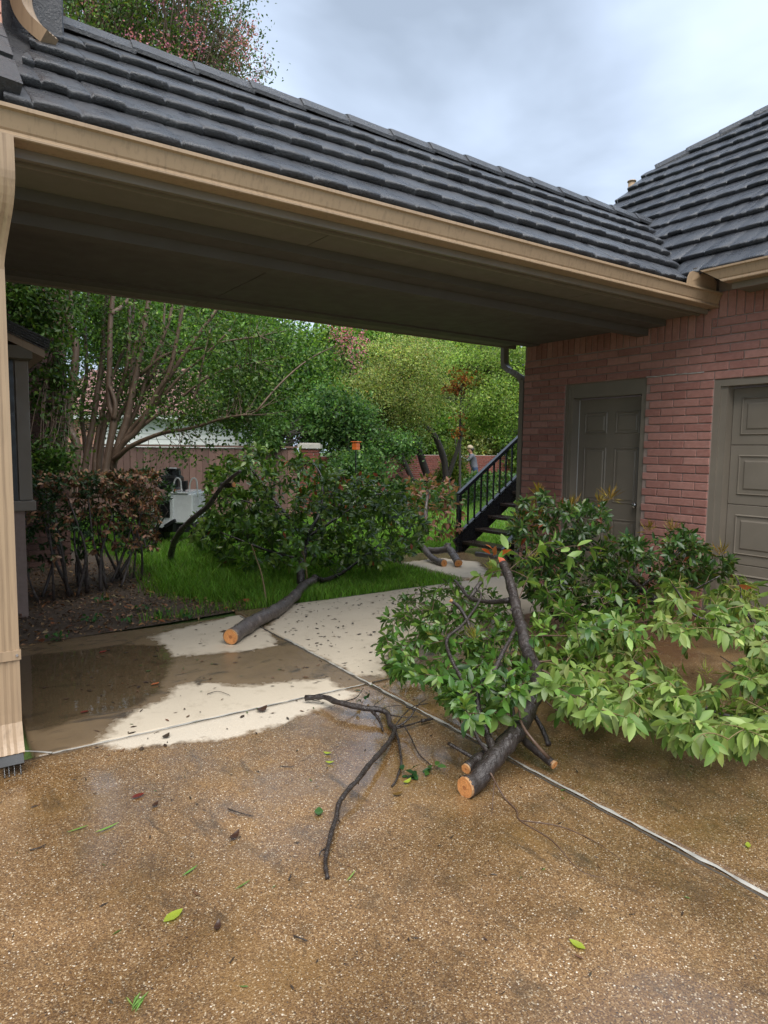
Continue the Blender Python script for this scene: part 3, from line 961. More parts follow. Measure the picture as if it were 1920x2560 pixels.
PANEL_W = 1.16
EXPO = .335
def shake_panel(seed):
    r = random.Random(seed)
    xs = [0.0]
    while xs[-1] < PANEL_W-.28: xs.append(xs[-1]+r.uniform(.09, .26))
    xs.append(PANEL_W)
    cols = []
    for i in range(len(xs)-1):
        dz = r.uniform(-.005, .008); dy = r.uniform(-.013, .013)
        a, b_ = xs[i], xs[i+1]
        g_ = r.choice((-.006, -.012, -.003)); cols += [(a+.001, g_, dy), (a+.010, dz-.001, dy), ((a+b_)/2, dz+.003, dy), (b_-.010, dz, dy)]
    cols.append((PANEL_W, -.012, 0))
    prof = [(0.012, -.004), (0.0, .004), (-.002, .014), (-.002, .034), (.001, .041), (.007, .044), (.018, .045), (.12, .033), (.24, .018), (EXPO+.035, .004)]
    mb = MB(); vs_ = []
    for x, dz, dy in cols:
        for q, (y, z) in enumerate(prof):
            k = 1 if q < 7 else .35
            vs_.append((x, y+(dy if q < 7 else 0)+r.uniform(-.002, .002), max(-.004, z+dz*k+r.uniform(-.001, .001))))
    n = len(prof)
    fs = [(i*n+j, (i+1)*n+j, (i+1)*n+j+1, i*n+j+1) for i in range(len(cols)-1) for j in range(n-1)]
    mb.add(vs_, fs)
    return mb.mesh('roof_panel', MAT['roof'], True)
PANELS = [shake_panel(s_) for s_ in range(7)]

def roof_face(parent, origin, ax, ay, n_course, u0, u1, keep=None, clip=(), skip=0):
    """lay shake panels; ax along the eave, ay up the slope"""
    ax = Vector(ax).normalized(); ay = Vector(ay).normalized(); nz = ax.cross(ay)
    origin = Vector(origin)
    r = random.Random(int(origin.x*97+origin.y*31))
    for c in range(n_course):
        u = u0-r.uniform(.1, .9)*PANEL_W
        while u < u1:
            p = origin+ax*u+ay*(c*EXPO)+nz*(.002*(c % 2))
            cent = p+ax*PANEL_W/2+ay*EXPO/2
            if keep is None or keep(cent):
                Mx = Matrix(((ax.x, ay.x, nz.x, p.x), (ax.y, ay.y, nz.y, p.y), (ax.z, ay.z, nz.z, p.z), (0, 0, 0, 1)))
                me = r.choice(PANELS)
                corners = [p, p+ax*PANEL_W, p+ay*EXPO, p+ax*PANEL_W+ay*EXPO]
                need = [(co, no) for co, no in clip if min((k-co).dot(no) for k in corners) < 0]
                if need:
                    if all(max((k-co).dot(no) for k in corners) > 0 for co, no in need):
                        bm = bmesh.new(); bm.from_mesh(me); bm.transform(Mx)
                        for co, no in need:
                            bmesh.ops.bisect_plane(bm, geom=list(bm.verts)+list(bm.edges)+list(bm.faces), plane_co=co, plane_no=no, clear_inner=True)
                        if len(bm.faces):
                            m2 = bpy.data.meshes.new('roof_panel'); bm.to_mesh(m2); m2.materials.append(MAT['roof']) if not m2.materials else None
                            link('roof_panel', m2, parent)
                        bm.free()
                else:
                    o = link('roof_panel', me, parent); o.matrix_basis = Mx
            u += PANEL_W-.004

def cap_mesh(l=.42, w=.10, drop=.085, t=.03):
    mb = MB()
    prof = [(-w, -drop-.006), (-w-.004, -drop+.018), (-.05, -.012+t*.5), (0, t*.6), (.05, -.012+t*.5), (w+.004, -drop+.018), (w, -drop-.006), (0, -.01)]
    vs_ = []
    for x, lift in ((0, .012), (.02, .015), (l, 0.0)):
        for y, z in prof: vs_.append((x, y, z+lift))
    n = len(prof)
    fs = [(i*n+j, (i+1)*n+j, (i+1)*n+(j+1) % n, i*n+(j+1) % n) for i in range(2) for j in range(n)]
    fs += [tuple(range(n)), tuple(2*n+j for j in range(n))[::-1]]
    mb.add(vs_, fs)
    return mb.mesh('ridge_cap', MAT['roof'])
CAP = cap_mesh()
def caps(parent, a, b, step=.40, up=(0, 0, 1)):
    a = Vector(a); b = Vector(b); d = (b-a); L = d.length; d.normalize()
    s_ = Vector(up).cross(d).normalized(); n_ = d.cross(s_)
    k = 0
    while k*step < L:
        p = a+d*k*step
        o = link('ridge_cap', CAP, parent)
        o.matrix_basis = Matrix(((d.x, s_.x, n_.x, p.x), (d.y, s_.y, n_.y, p.y), (d.z, s_.z, n_.z, p.z), (0, 0, 0, 1)))
        k += 1

BWT = thing('breezeway', 'covered breezeway with charcoal shake roof and tan gutters joining house and garage', 'breezeway', (3, 4.6, 0))
BWT.location = (0, 0, 0)
# roof deck
mb = MB()
xr = 6.8
RL = .30
def bz(y): return BW_Z0+PITCH_R*(min(y, 2*RIDGE_Y-y)-BW_Y0)-.012
prof = [(3.34, bz(3.34)), (RIDGE_Y, bz(RIDGE_Y)), (2*RIDGE_Y-3.34, bz(3.34)), (2*RIDGE_Y-3.34, bz(3.34)-.09), (RIDGE_Y, bz(RIDGE_Y)-.1), (3.34, bz(3.34)-.09)]
vs_ = [(RL, y, z) for y, z in prof]+[(5.5 if i in (0, 2, 3, 5) else xr, y, z) for i, (y, z) in enumerate(prof)]
mb.add(vs_, [(i, (i+1) % 6, 6+(i+1) % 6, 6+i) for i in range(6)]+[(5, 4, 3, 2, 1, 0), (6, 7, 8, 9, 10, 11)])
deck = mb.build('roof', MAT['roof'], BWT)
vn = Vector((-1, 1, 0)).normalized()
roof_face(deck, (0, 3.335, BW_Z0+PITCH_R*(3.335-BW_Y0)), (1, 0, 0), (0, 1, PITCH_R), 6, .32, 6.8,
          clip=[(Vector((2.045, 0, 0)), vn), (Vector((.34, 3.3, 0)), Vector((1, -.27, 0)).normalized()), (Vector((0, RIDGE_Y-.02, 0)), Vector((0, -1, 0)))])
roof_face(deck, (0, 2*RIDGE_Y-3.325, BW_Z0+PITCH_R*(3.325-BW_Y0)), (-1, 0, 0), (0, -1, PITCH_R), 6, -6.8, -.4, clip=[(Vector((0, RIDGE_Y+.02, 0)), Vector((0, 1, 0)))])
caps(deck, (.80, RIDGE_Y, RIDGE_Z+.038), (6.75, RIDGE_Y, RIDGE_Z+.038))

groof = MB()
hipA, hipB = Vector((8.15, 5.74, 0)), Vector((10.2, 1.8, 0))
def gz(x): return GZ0+PITCH_R*(x-GX0)-.012
pl = [(5.56, -1.2), (5.56, 5.73), (8.14, 5.73), (10.19, 1.8), (10.19, -1.2)]
top = [(x, y, gz(x)) for x, y in pl]; bot = [(x, y, z-.05) for x, y, z in top]
n = len(pl)
groof.add(top+bot, [tuple(range(n))[::-1], tuple(range(n, 2*n))]+[(i, (i+1) % n, n+(i+1) % n, n+i) for i in range(n)])
# far slopes
zb = gz(8.14); zt = gz(10.19)
groof.add([(8.14, 5.73, zb), (10.19, 1.8, zt), (14.5, 1.8, zt-3.2), (14.5, 5.73, zb-3.2)], [(0, 1, 2, 3)])
groof.add([(10.19, 1.8, zt), (10.19, -1.2, zt), (14.5, -1.2, zt-3.2), (14.5, 1.8, zt-3.2)], [(0, 1, 2, 3)])
gdeck = groof.build('roof', MAT['roof'], GAR)
hn = Vector((hipB.y-hipA.y, -(hipB.x-hipA.x), 0)).normalized()   # points to the low side
if (Vector((6, 3, 0))-hipA).dot(hn) < 0: hn = -hn
roof_face(gdeck, (5.465, 6.4, GZ0+PITCH_R*(5.465-GX0)), (0, -1, 0), (1, 0, PITCH_R), 19, 0.3, 6.6,
          keep=lambda c: c.x < 10.4 and not (c.x < 6.3 and c.y > c.x-1.5),
          clip=[(Vector((0, 5.74, 0)), Vector((0, -1, 0))), (hipA, hn), (Vector((2.045, 0, 0)), -vn) if False else (Vector((-99, 0, 0)), Vector((1, 0, 0)))])
hA = Vector((8.2, 5.64, gz(8.2)+.05)); hB = Vector((10.2, 1.8, gz(10.2)+.05))
caps(gdeck, hA, hB, .40)
# gable end of the garage above the rear wall
mb = MB()
g = [(5.9, 2.95), (5.9, gz(5.9)-.11), (8.14, gz(8.14)-.11), (11.3, gz(8.14)-2.4), (11.3, 2.95)]
mb.add([(x, 5.45, z) for x, z in g]+[(x, 5.58, z) for x, z in g], [(4, 3, 2, 1, 0), (5, 6, 7, 8, 9)]+[(i, (i+1) % 5, 5+(i+1) % 5, 5+i) for i in range(5)])
mb.build('gable', MAT['trim'], GAR)
p = at(1579, 466, d=9.6)
mb = MB(); mb.tube([p+np.array([0, 0, -.4]), p+np.array([0, 0, .06])], .05, 12); mb.tube([p+np.array([0, 0, .06]), p+np.array([0, 0, .075])], .062, 12)
mb.build('vent_pipe', MAT['gutter'], GAR, True)
# rake board
mb = MB(); mb.bar((5.6, 5.71, gz(5.6)-.13), (8.14, 5.71, gz(8.14)-.13), .03, .14)
mb.build('rake_board', MAT['trim'], GAR)

# gutters: K-style profile (back .. front)
def gutter_prof():
    out = [(0, .115), (0, 0), (.094, 0), (.1, .004), (.1, .012), (.09, .024), (.088, .028), (.094, .036), (.104, .070), (.113, .100), (.128, .106), (.128, .122), (.110, .122)]
    inn = [(.108, .104), (.099, .070), (.088, .036), (.082, .006), (.004, .006), (.004, .115)]
    return out+inn
def gutter(parent, a, b, outward, name='gutter', mitre=0.0):
    a = np.array(a, float); b = np.array(b, float); o = np.array(outward, float)
    mb = MB(); pr = gutter_prof(); k = len(pr)
    vs_ = [p+o*x+np.array([0, (-(.122-z)/.122*mitre if p is a else 0), z]) for p in (a, b) for x, z in pr]
    mb.add(vs_, [(i, (i+1) % k, k+(i+1) % k, k+i) for i in range(k)])
    ne = 13
    for off, p in ((0, a), (k, b)):
        # end plate
        mb.add([p+o*x+np.array([0, (-(.122-z)/.122*mitre if off == 0 else 0), z]) for x, z in pr[:ne]], [tuple(range(ne))])
    return mb.build(name, MAT['gutter'], parent)
gutter(BWT, (.22, 3.395, 2.78), (WX-.012, 3.395, 2.78), (0, -1, 0))
for sx_ in (2.55, 4.9):
    mb = MB(); pr = [(a_+(.0015 if a_ > .08 else 0), b_-(.001 if b_ < .02 else 0)) for a_, b_ in gutter_prof()[2:13]]
    k = len(pr); vs_ = [(x_, 3.395-a_, 2.78+b_) for x_ in (sx_, sx_+.035) for a_, b_ in pr]
    mb.add(vs_, [(i, i+1, k+i+1, k+i) for i in range(k-1)]); mb.build('gutter_seam', MAT['gutter'], BWT)
gutter(BWT, (.22, 2*RIDGE_Y-3.395, 2.78), (6.0, 2*RIDGE_Y-3.395, 2.78), (0, 1, 0))
gutter(GAR, (5.53, 3.25, 2.90), (5.53, -1.1, 2.90), (-1, 0, 0), mitre=.19)
# splash guard at the valley
mb = MB()
gp = [(5.28, 2.903), (5.29, 2.96), (5.32, 3.005), (5.36, 3.02), (5.55, 3.022), (5.70, 3.02), (5.78, 3.0), (5.79, 2.903)]
yy = lambda x: 3.285+(max(0, x-5.55)/.24)**2*.03
mb.add([(x, yy(x), z) for x, z in gp]+[(x, yy(x)+.004, z) for x, z in gp], [tuple(range(8)), tuple(range(15, 7, -1))]+[(i, 8+i, 8+(i+1) % 8, (i+1) % 8) for i in range(8)])
mb.build('splash_guard', MAT['gutter'], BWT)
mb = MB(); mb.box(5.46, WX-.004, 3.312, 3.345, 2.80, 3.07); mb.build('closure_board', MAT['ceiling'], BWT)
# fascias, soffits, ceiling, trim
mb = MB(); mb.box(.24, WX-.012, 3.397, 3.42, 2.74, bz(3.4)-.03); mb.build('fascia', MAT['trim'], BWT)
mb = MB(); yb = 2*RIDGE_Y; mb.box(.24, 6.0, yb-3.42, yb-3.397, 2.74, bz(3.4)-.03); mb.build('fascia', MAT['trim'], BWT)
x = .24
seams = [.24, 2.02, 4.40, WX-.012]
for i in range(3):
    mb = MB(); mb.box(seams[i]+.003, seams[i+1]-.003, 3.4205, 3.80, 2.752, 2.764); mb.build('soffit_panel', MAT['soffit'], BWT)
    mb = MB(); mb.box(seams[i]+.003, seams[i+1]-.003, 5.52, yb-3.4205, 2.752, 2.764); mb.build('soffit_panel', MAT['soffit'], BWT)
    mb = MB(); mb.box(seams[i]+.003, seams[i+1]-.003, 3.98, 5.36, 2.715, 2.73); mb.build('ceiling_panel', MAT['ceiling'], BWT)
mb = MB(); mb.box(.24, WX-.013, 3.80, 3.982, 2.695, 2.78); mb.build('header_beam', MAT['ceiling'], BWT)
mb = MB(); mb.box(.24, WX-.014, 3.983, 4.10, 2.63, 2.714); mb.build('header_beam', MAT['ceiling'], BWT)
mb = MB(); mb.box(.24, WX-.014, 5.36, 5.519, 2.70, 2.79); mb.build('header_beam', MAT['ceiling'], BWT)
mb = MB(); mb.box(.24, WX-.014, 3.47, 3.487, 2.735, 2.7515); mb.build('trim_strip', MAT['trim'], BWT)
# garage eave soffit and fascia
mb = MB(); mb.box(5.531, 5.55, -1.1, 3.04, 2.85, gz(5.54)-.02); mb.build('fascia', MAT['trim'], GAR)
mb = MB(); mb.box(5.551, WX-.001, -1.1, 3.04, 2.865, 2.88); mb.build('soffit_panel', MAT['soffit'], GAR)

# downspouts
def downspout(parent, pts, ups, w, d, name='downspout', mat='gutter'):
    n = 5
    prof = []
    # corrugated front (+up side faces outwards)
    k = 9
    for i in range(k):
        t = -w/2+w*i/(k-1)
        prof.append((t, d/2-(.005 if 1 < i < k-2 and i % 2 == 0 else 0)))
    for i in range(k):
        t = w/2-w*i/(k-1)
        prof.append((t, -d/2))
    mb = MB(); mb.sweep(pts, prof, ups)
    return mb.build(name, MAT[mat], parent)
dx = .282
path = [(dx+.035, 3.325, 2.785), (dx+.036, 3.325, 2.70), (dx+.036, 3.33, 2.62), (dx+.032, 3.36, 2.54), (dx+.02, 3.42, 2.45), (dx+.008, 3.465, 2.37), (dx, 3.485, 2.30), (dx, 3.49, 2.22), (dx, 3.49, 1.2), (dx, 3.49, .26), (dx, 3.475, .19), (dx, 3.44, .12), (dx, 3.405, .075)]
sp_ = spline(path, 3)
ups = []
for i in range(len(sp_)):
    d_ = norm(sp_[min(i+1, len(sp_)-1)]-sp_[max(i-1, 0)])
    up = np.array([0, -1, 0])-d_*np.dot(d_, (0, -1, 0)); ups.append(norm(up))
ds = downspout(BWT, sp_, ups, .112, .078)
tag(ds, 'tan corrugated downspout with bent outlet at the left edge')
mb = MB(); mb.box(dx-.062, dx+.062, 3.445, 3.452, .515, .56); mb.box(dx+.056, dx+.062, 3.452, 3.54, .515, .56)
st = mb.build('strap', MAT['gutter'], ds)
for sx_ in (-.045, .045):
    mb = MB(); mb.tube([(dx+sx_, 3.446, .538), (dx+sx_, 3.438, .538)], .006, 8); mb.build('screw', MAT['screw'], st)
mb = MB(); mb.sweep([(dx, 3.415, .09), (dx, 3.385, .04)], [(-.05, .03), (.05, .03), (.05, -.03), (-.05, -.03)], [(0, -.7, .7)]*2); mb.build('outlet_mouth', MAT['plastic_black'], ds)
# rear corner downspout
p0 = at(1263, 868, Y=6.03); 
path = [(5.92, 6.03, 2.79), (5.92, 6.03, 2.62), (5.92, 6.01, 2.54), (5.91, 5.9, 2.46), (5.88, 5.74, 2.40), (5.87, 5.67, 2.33), (5.865, 5.65, 2.22), (5.865, 5.65, 1.0), (5.865, 5.65, .1)]
sp_ = spline(path, 3); ups = []
for i in range(len(sp_)):
    d_ = norm(sp_[min(i+1, len(sp_)-1)]-sp_[max(i-1, 0)]); up = np.array([0, 1, 0.05])-d_*np.dot(d_, (0, 1, .05)); ups.append(norm(up))
downspout(GAR, sp_, ups, .08, .06, mat='trim')

# ------------------------------------------------------------------ house on the left
HOU = thing('house', 'two storey brick house at the left edge with bay window', 'house')
mb = MB()
mb.box(-6, .20, 3.75, 9.2, -.05, 2.9)
mb.build('wall', MAT['mortar'], HOU)
mb = MB()
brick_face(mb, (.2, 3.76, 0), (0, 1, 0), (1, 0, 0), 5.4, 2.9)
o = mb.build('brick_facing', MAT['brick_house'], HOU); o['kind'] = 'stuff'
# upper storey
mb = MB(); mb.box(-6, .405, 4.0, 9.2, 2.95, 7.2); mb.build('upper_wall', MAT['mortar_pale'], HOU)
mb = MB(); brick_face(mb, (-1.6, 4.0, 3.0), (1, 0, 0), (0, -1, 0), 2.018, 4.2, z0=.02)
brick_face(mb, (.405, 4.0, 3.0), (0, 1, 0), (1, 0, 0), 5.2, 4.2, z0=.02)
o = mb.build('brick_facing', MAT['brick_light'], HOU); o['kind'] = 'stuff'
mb = MB(); mb.box(.42, .60, 4.45, 9.0, 3.5, 7.2); mb.box(.612, .765, 4.45, 9.0, 3.5, 7.2)
mb.build('siding', MAT['capstone'], HOU)
mb = MB(); mb.box(.405, .60, 4.40, 4.448, 3.55, RIDGE_Z+.12, bev=.008); mb.box(.61, .775, 4.40, 4.448, 3.6, RIDGE_Z+.10, bev=.008)
mb.build('flashing', MAT['roof'], HOU)
for (y, z, l) in ((3.98, 3.44, .1), (3.78, 3.27, .08), (3.5, 3.03, .06)):
    mb = MB(); mb.obox((.30, y-.05, z+.05), (.11, .02, 0), (0, .12, .10), (0.01, -.03, .036)); mb.build('flashing', MAT['roof'], HOU)
# upper downspout that empties onto the breezeway roof
q = [at(48, -120, d=3.62), at(50, -20, d=3.62), at(58, 25, d=3.62), at(76, 58, d=3.61), at(100, 82, d=3.60), at(124, 102, d=3.59)]
sp_ = spline(q, 4); ups = []
for i in range(len(sp_)):
    d_ = norm(sp_[min(i+1, len(sp_)-1)]-sp_[max(i-1, 0)]); f_ = np.array([.55, -.6, .5]); up = f_-d_*np.dot(d_, f_); ups.append(norm(up))
ud = downspout(HOU, sp_, ups, .088, .07)
# wing wall and bay
WY = 9.2
wx = at(163, 900, Y=WY)[0]
mb = MB(); mb.box(-6, wx-.012, WY+.012, WY+4, -.05, 6.5); mb.build('wing_wall', MAT['mortar'], HOU)
mb = MB(); brick_face(mb, (-1.5, WY+.012, 0), (1, 0, 0), (0, -1, 0), wx+1.5-.001, 6.4)
brick_face(mb, (wx-.012, WY+.03, 0), (0, 1, 0), (1, 0, 0), 3.9, 6.4)
o = mb.build('brick_facing', MAT['brick_house'], HOU); o['kind'] = 'stuff'
BY = 6.5
bx1 = at(77, 1100, Y=BY)[0]; bz0 = at(60, 1277, Y=BY)[2]; bzt = at(75, 903, Y=BY)[2]
bay = thing('bay_window', None, None); bay.parent = HOU
mb = MB(); mb.box(.2, bx1-.04, BY+.03, BY+1.5, bz0+.02, bzt); mb.build('bay_box', MAT['trim'], bay)
cb = at(43, 1100, Y=BY)[0]
mb = MB(); mb.box(cb, bx1, BY, BY+.029, bz0+.09, bzt-.001, bev=.004); mb.box(bx1-.039, bx1, BY+.03, BY+1.5, bz0+.09, bzt-.001); mb.build('corner_board', MAT['trim'], bay)
mb = MB(); mb.box(.2, cb-.05, BY+.012, BY+.029, bz0+.12, bzt-.06); wp = mb.build('pane', MAT['glass'], bay)
mb = MB(); mb.box(cb-.049, cb-.012, BY-.004, BY+.029, bz0+.09, bzt-.001); mb.build('window_frame', MAT['plastic_black'], bay)
mb = MB(); mb.box(.2, bx1+.02, BY-.04, BY+1.5, bz0, bz0+.088, bev=.006); mb.build('window_sill', MAT['trim'], bay)
mb = MB(); mb.box(.21, bx1-.06, BY+.05, BY+1.45, -.05, bz0-.001); mb.build('base_wall', MAT['mortar'], bay)
# bay roof (slopes down towards +X)
RY0 = BY-.22
A = at(20, 799, Y=RY0); B = at(126, 849, Y=RY0); C_ = at(121, 872, Y=RY0); D_ = at(20, 838, Y=RY0)
k = (B[2]-A[2])/(B[0]-A[0])
mb = MB(); x0 = .2
ztop = lambda x: A[2]+k*(x-A[0])
for i in range(6):
    pass
vs_ = [(x0, RY0, ztop(x0)), (B[0], RY0, B[2]), (C_[0], RY0, C_[2]), (x0, RY0, ztop(x0)-(B[2]-C_[2])-.02)]
vs_ += [(x, RY0+1.9, z) for x, y, z in vs_]
mb.add(vs_, [(3, 2, 1, 0), (4, 5, 6, 7)]+[(i, (i+1) % 4, 4+(i+1) % 4, 4+i) for i in range(4)])
for i in range(5):
    zo = -.012-.022*i
    mb.bar((x0, RY0-.004, ztop(x0)+zo), (B[0]-.004, RY0-.004, B[2]+zo), .012, .009)
mb.build('bay_roof', MAT['roof'], bay)
E1 = at(22, 846, Y=RY0+.02); E2 = at(112, 890, Y=RY0+.02)
kk = (E2[2]-E1[2])/(E2[0]-E1[0])
mb = MB(); z_ = lambda x: E1[2]+kk*(x-E1[0])
vs_ = [(x0, RY0+.02, z_(x0)+.06), (E2[0], RY0+.02, E2[2]+.06), (E2[0], RY0+.02, E2[2]-.015), (x0, RY0+.02, z_(x0)-.02)]
vs_ += [(x, RY0+1.85, z) for x, y, z in vs_]
mb.add(vs_, [(3, 2, 1, 0), (4, 5, 6, 7)]+[(i, (i+1) % 4, 4+(i+1) % 4, 4+i) for i in range(4)])
mb.build('rake_board', MAT['gutter'], bay)
mb = MB(); mb.box(x0, bx1+.01, BY-.19, BY+1.6, bzt, bzt+.10); mb.build('soffit_panel', MAT['soffit'], bay)

# ------------------------------------------------------------------ back stairs
STR = thing('staircase', 'black metal outdoor staircase with railing behind the garage corner', 'staircase')
SY = 7.40
n0 = at(1145, 1385, Y=SY); n0[2] = .03
ntop = at(1143, 1238, Y=SY)
r1 = at(1297, 1091, Y=SY)
rise = (r1[2]-ntop[2])/(r1[0]-ntop[0])
SX0 = n0[0]
mb = MB(); mb.box(SX0-.03, SX0+.03, SY-.03, SY+.03, .028, ntop[2], bev=.004); mb.build('newel_post', MAT['black_metal'], STR)
SXE = SX0+3.6
mb = MB(); mb.bar((SX0-.02, SY, ntop[2]+.005), (SXE, SY, ntop[2]+rise*(SXE-SX0)), .06, .05); mb.build('handrail', MAT['black_metal'], STR)
for yv in (SY, SY-1.0):
    mb = MB()
    a = np.array([SX0-.02, yv, .10]); b_ = np.array([SXE, yv, .10+rise*(SXE-SX0)])
    mb.bar(a, b_, .045, .26); mb.bar(a+np.array([0, 0, .19]), b_+np.array([0, 0, .19]), .06, .012)
    mb.build('stringer', MAT['black_metal'], STR)
for i in range(1, 18):
    xx = SX0+.03+i*.125+.02
    mb = MB(); mb.box(xx-.011, xx+.011, SY-.011, SY+.011, .26+rise*(xx-SX0), ntop[2]-.02+rise*(xx-SX0)); mb.build('baluster', MAT['black_metal'], STR)
nst = 14
for i in range(nst):
    zz_ = .19+i*.178; xx = SX0+.05+(zz_-.19)/rise
    mb = MB(); mb.box(xx, xx+.27, SY-.975, SY-.025, zz_-.045, zz_, bev=.006); mb.build('tread', MAT['tread'], STR)

# ================================================================== VEGETATION
G_BRIGHT = [(.155, .25, .05, 3), (.2, .3, .085, 2), (.11, .2, .04, 2), (.24, .3, .07, .5)]
G_MID = [(.055, .12, .022, 3), (.085, .16, .03, 2), (.035, .085, .02, 2), (.12, .18, .04, .6)]
G_DARK = [(.022, .055, .014, 3), (.035, .08, .018, 2), (.05, .1, .022, 1), (.16, .06, .02, .12)]
G_YEL = [(.33, .39, .14, 3), (.42, .46, .19, 2), (.21, .3, .1, 2), (.4, .3, .11, .6), (.1, .15, .04, 1.2)]
G_FAR = [(.12, .21, .045, 3), (.17, .27, .06, 2), (.08, .15, .035, 2), (.22, .3, .08, 1)]
BROWN = [(.2, .075, .025, 3), (.26, .11, .04, 2), (.13, .05, .02, 2), (.09, .04, .02, 1)]

def limb_pts(px, n=6):
    """px: list of (x, y, depth)"""
    return spline([at(x, y, d=d) for x, y, d in px], n)

def limb(name, parent, px, r0, r1, mat, n=10, step=6, world=False, floor=True, wob=.05, cut0=False, cut1=False):
    P = spline([np.array(p, float) for p in px], step) if world else limb_pts(px, step)
    m = len(P)
    R = np.linspace(r0, r1, m)
    R = [r*random.uniform(1-wob, 1+wob) for r in R]
    if floor:
        P = [np.array([p[0], p[1], max(p[2], r*.9)]) for p, r in zip(P, R)]
    ph = random.random()*9
    R = [r*(1+(.09*math.sin(i_*1.7+ph)+.05*math.sin(i_*.63+ph*2)) if n >= 8 and mat is not MAT['bark_crepe'] else r) for i_, r in enumerate(R)] if False else [r*(1+(.07*math.sin(i_*1.7+ph) if n >= 8 and mat is not MAT['bark_crepe'] else 0)) for i_, r in enumerate(R)]
    mb = MB(); mb.tube(P, R, n, wob=wob*(1.1 if n >= 8 else .6))
    if n >= 12 and mat is not MAT['bark_crepe']:
        for _ in range(max(2, m//9)):
            i_ = random.randrange(2, m-2); dv = norm(rng.normal(0, 1, 3)*[1, 1, .6]+[0, 0, .3]); ax_ = norm(P[i_+1]-P[i_-1]); dv = norm(dv-ax_*np.dot(dv, ax_)+ax_*.35)
            mb.tube([P[i_]+dv*R[i_]*.5, P[i_]+dv*R[i_]*1.05, P[i_]+dv*R[i_]*1.35], [R[i_]*.55, R[i_]*.36, R[i_]*.2], 7)
    o = mb.build(name, mat, parent, True)
    for on, a, b_, r in ((cut0, P[0], P[1], R[0]), (cut1, P[-1], P[-2], R[-1])):
        if on:
            d = norm(a-b_)
            cut_face(o, a, d, r)
    return o, P

def cut_face(parent, c, d, r):
    """sawn end: slightly uneven disc with growth rings, its edge just inside the bark"""
    ref = norm(np.cross(d, (.3, .2, .9))); b2 = np.cross(d, ref)
    seg = 18; mb = MB()
    outl = [random.uniform(.9, .985) for _ in range(seg)]
    tilt = rng.normal(0, .05, 2)
    fr = [0, .12, .2, .3, .38, .48, .56, .66, .74, .84, .92, 1.0]
    vs_ = []; cs = []
    for k_, q in enumerate(fr):
        base = np.array([.72, .34, .12]) if k_ % 2 else np.array([.6, .24, .07])
        if k_ < 3: base = np.array([.42, .16, .05])
        if k_ == len(fr)-1: base = np.array([.5, .3, .14])
        for j in range(seg):
            a_ = 2*math.pi*j/seg
            rr_ = r*q*(outl[j] if q > .5 else .95)
            u_, w_ = math.cos(a_)*rr_, math.sin(a_)*rr_
            vs_.append(c+ref*u_+b2*w_+d*(.007+tilt[0]*u_+tilt[1]*w_+random.uniform(-.0006, .0006)))
            cs.append((*np.clip(base*random.uniform(.85, 1.15), 0, 1), 1))
    n_ = len(fr)
    fs = [(i*seg+j, i*seg+(j+1) % seg, (i+1)*seg+(j+1) % seg, (i+1)*seg+j) for i in range(n_-1) for j in range(seg)]
    rim = [c+ref*math.cos(2*math.pi*j/seg)*r*.97+b2*math.sin(2*math.pi*j/seg)*r*.97-d*.006 for j in range(seg)]
    k0 = len(vs_); vs_ += rim; cs += [(.3, .16, .08, 1)]*seg
    fs += [((n_-1)*seg+j, (n_-1)*seg+(j+1) % seg, k0+(j+1) % seg, k0+j) for j in range(seg)]
    mb.add(vs_, fs); mb.c = cs
    mb.build('cut_face', MAT['cut'], parent)

# ---- large cut limb in front
LA = thing('cut_limb', 'big dark cut limb with several orange sawn ends lying across the white joint', 'cut limb')
anch = []
o, P = limb('limb', LA, [(1163, 2000, 2.93), (1212, 1925, 3.0), (1257, 1872, 3.09), (1295, 1826, 3.2), (1326, 1768, 3.36), (1343, 1712, 3.5), (1336, 1666, 3.62), (1318, 1628, 3.73), (1305, 1573, 3.88), (1294, 1536, 4.0), (1284, 1489, 4.13), (1270, 1438, 4.28), (1258, 1409, 4.38)], .046, .027, MAT['bark_wet'], 14, 5, cut0=True); anch += P[8:]
o, P = limb('side_limb', LA, [(1166, 1921, 3.02), (1196, 1897, 3.1), (1236, 1872, 3.2), (1275, 1835, 3.3)], .024, .03, MAT['bark_wet'], 12, 5, cut0=True)
o, P = limb('side_limb', LA, [(1384, 1911, 3.14), (1352, 1885, 3.2), (1318, 1858, 3.28), (1292, 1822, 3.38), (1280, 1775, 3.52), (1268, 1700, 3.75), (1240, 1640, 4.0)], .021, .012, MAT['bark_wet'], 12, 5, cut0=True); anch += P[14:]
o, P = limb('side_limb', LA, [(1236, 1878, 3.1), (1217, 1833, 3.2), (1199, 1788, 3.26), (1194, 1727, 3.34), (1232, 1681, 3.5), (1257, 1631, 3.62), (1290, 1570, 3.82)], .020, .010, MAT['bark_wet'], 10, 5); anch += P[8:]
o, P = limb('side_limb', LA, [(1194, 1729, 3.34), (1164, 1709, 3.42), (1131, 1654, 3.55), (1117, 1598, 3.72), (1158, 1560, 3.85), (1202, 1495, 4.1), (1190, 1470, 4.2)], .013, .006, MAT['bark_wet'], 8, 5); anch += P[3:]
o, P = limb('side_limb', LA, [(1275, 1500, 4.15), (1230, 1505, 4.3), (1175, 1495, 4.45), (1150, 1465, 4.6), (1136, 1450, 4.7)], .018, .008, MAT['bark_wet'], 8, 4); anch += P
o, P = limb('side_limb', LA, [(1175, 1495, 4.45), (1195, 1465, 4.5), (1203, 1455, 4.52)], .016, .014, MAT['bark_wet'], 8, 4)
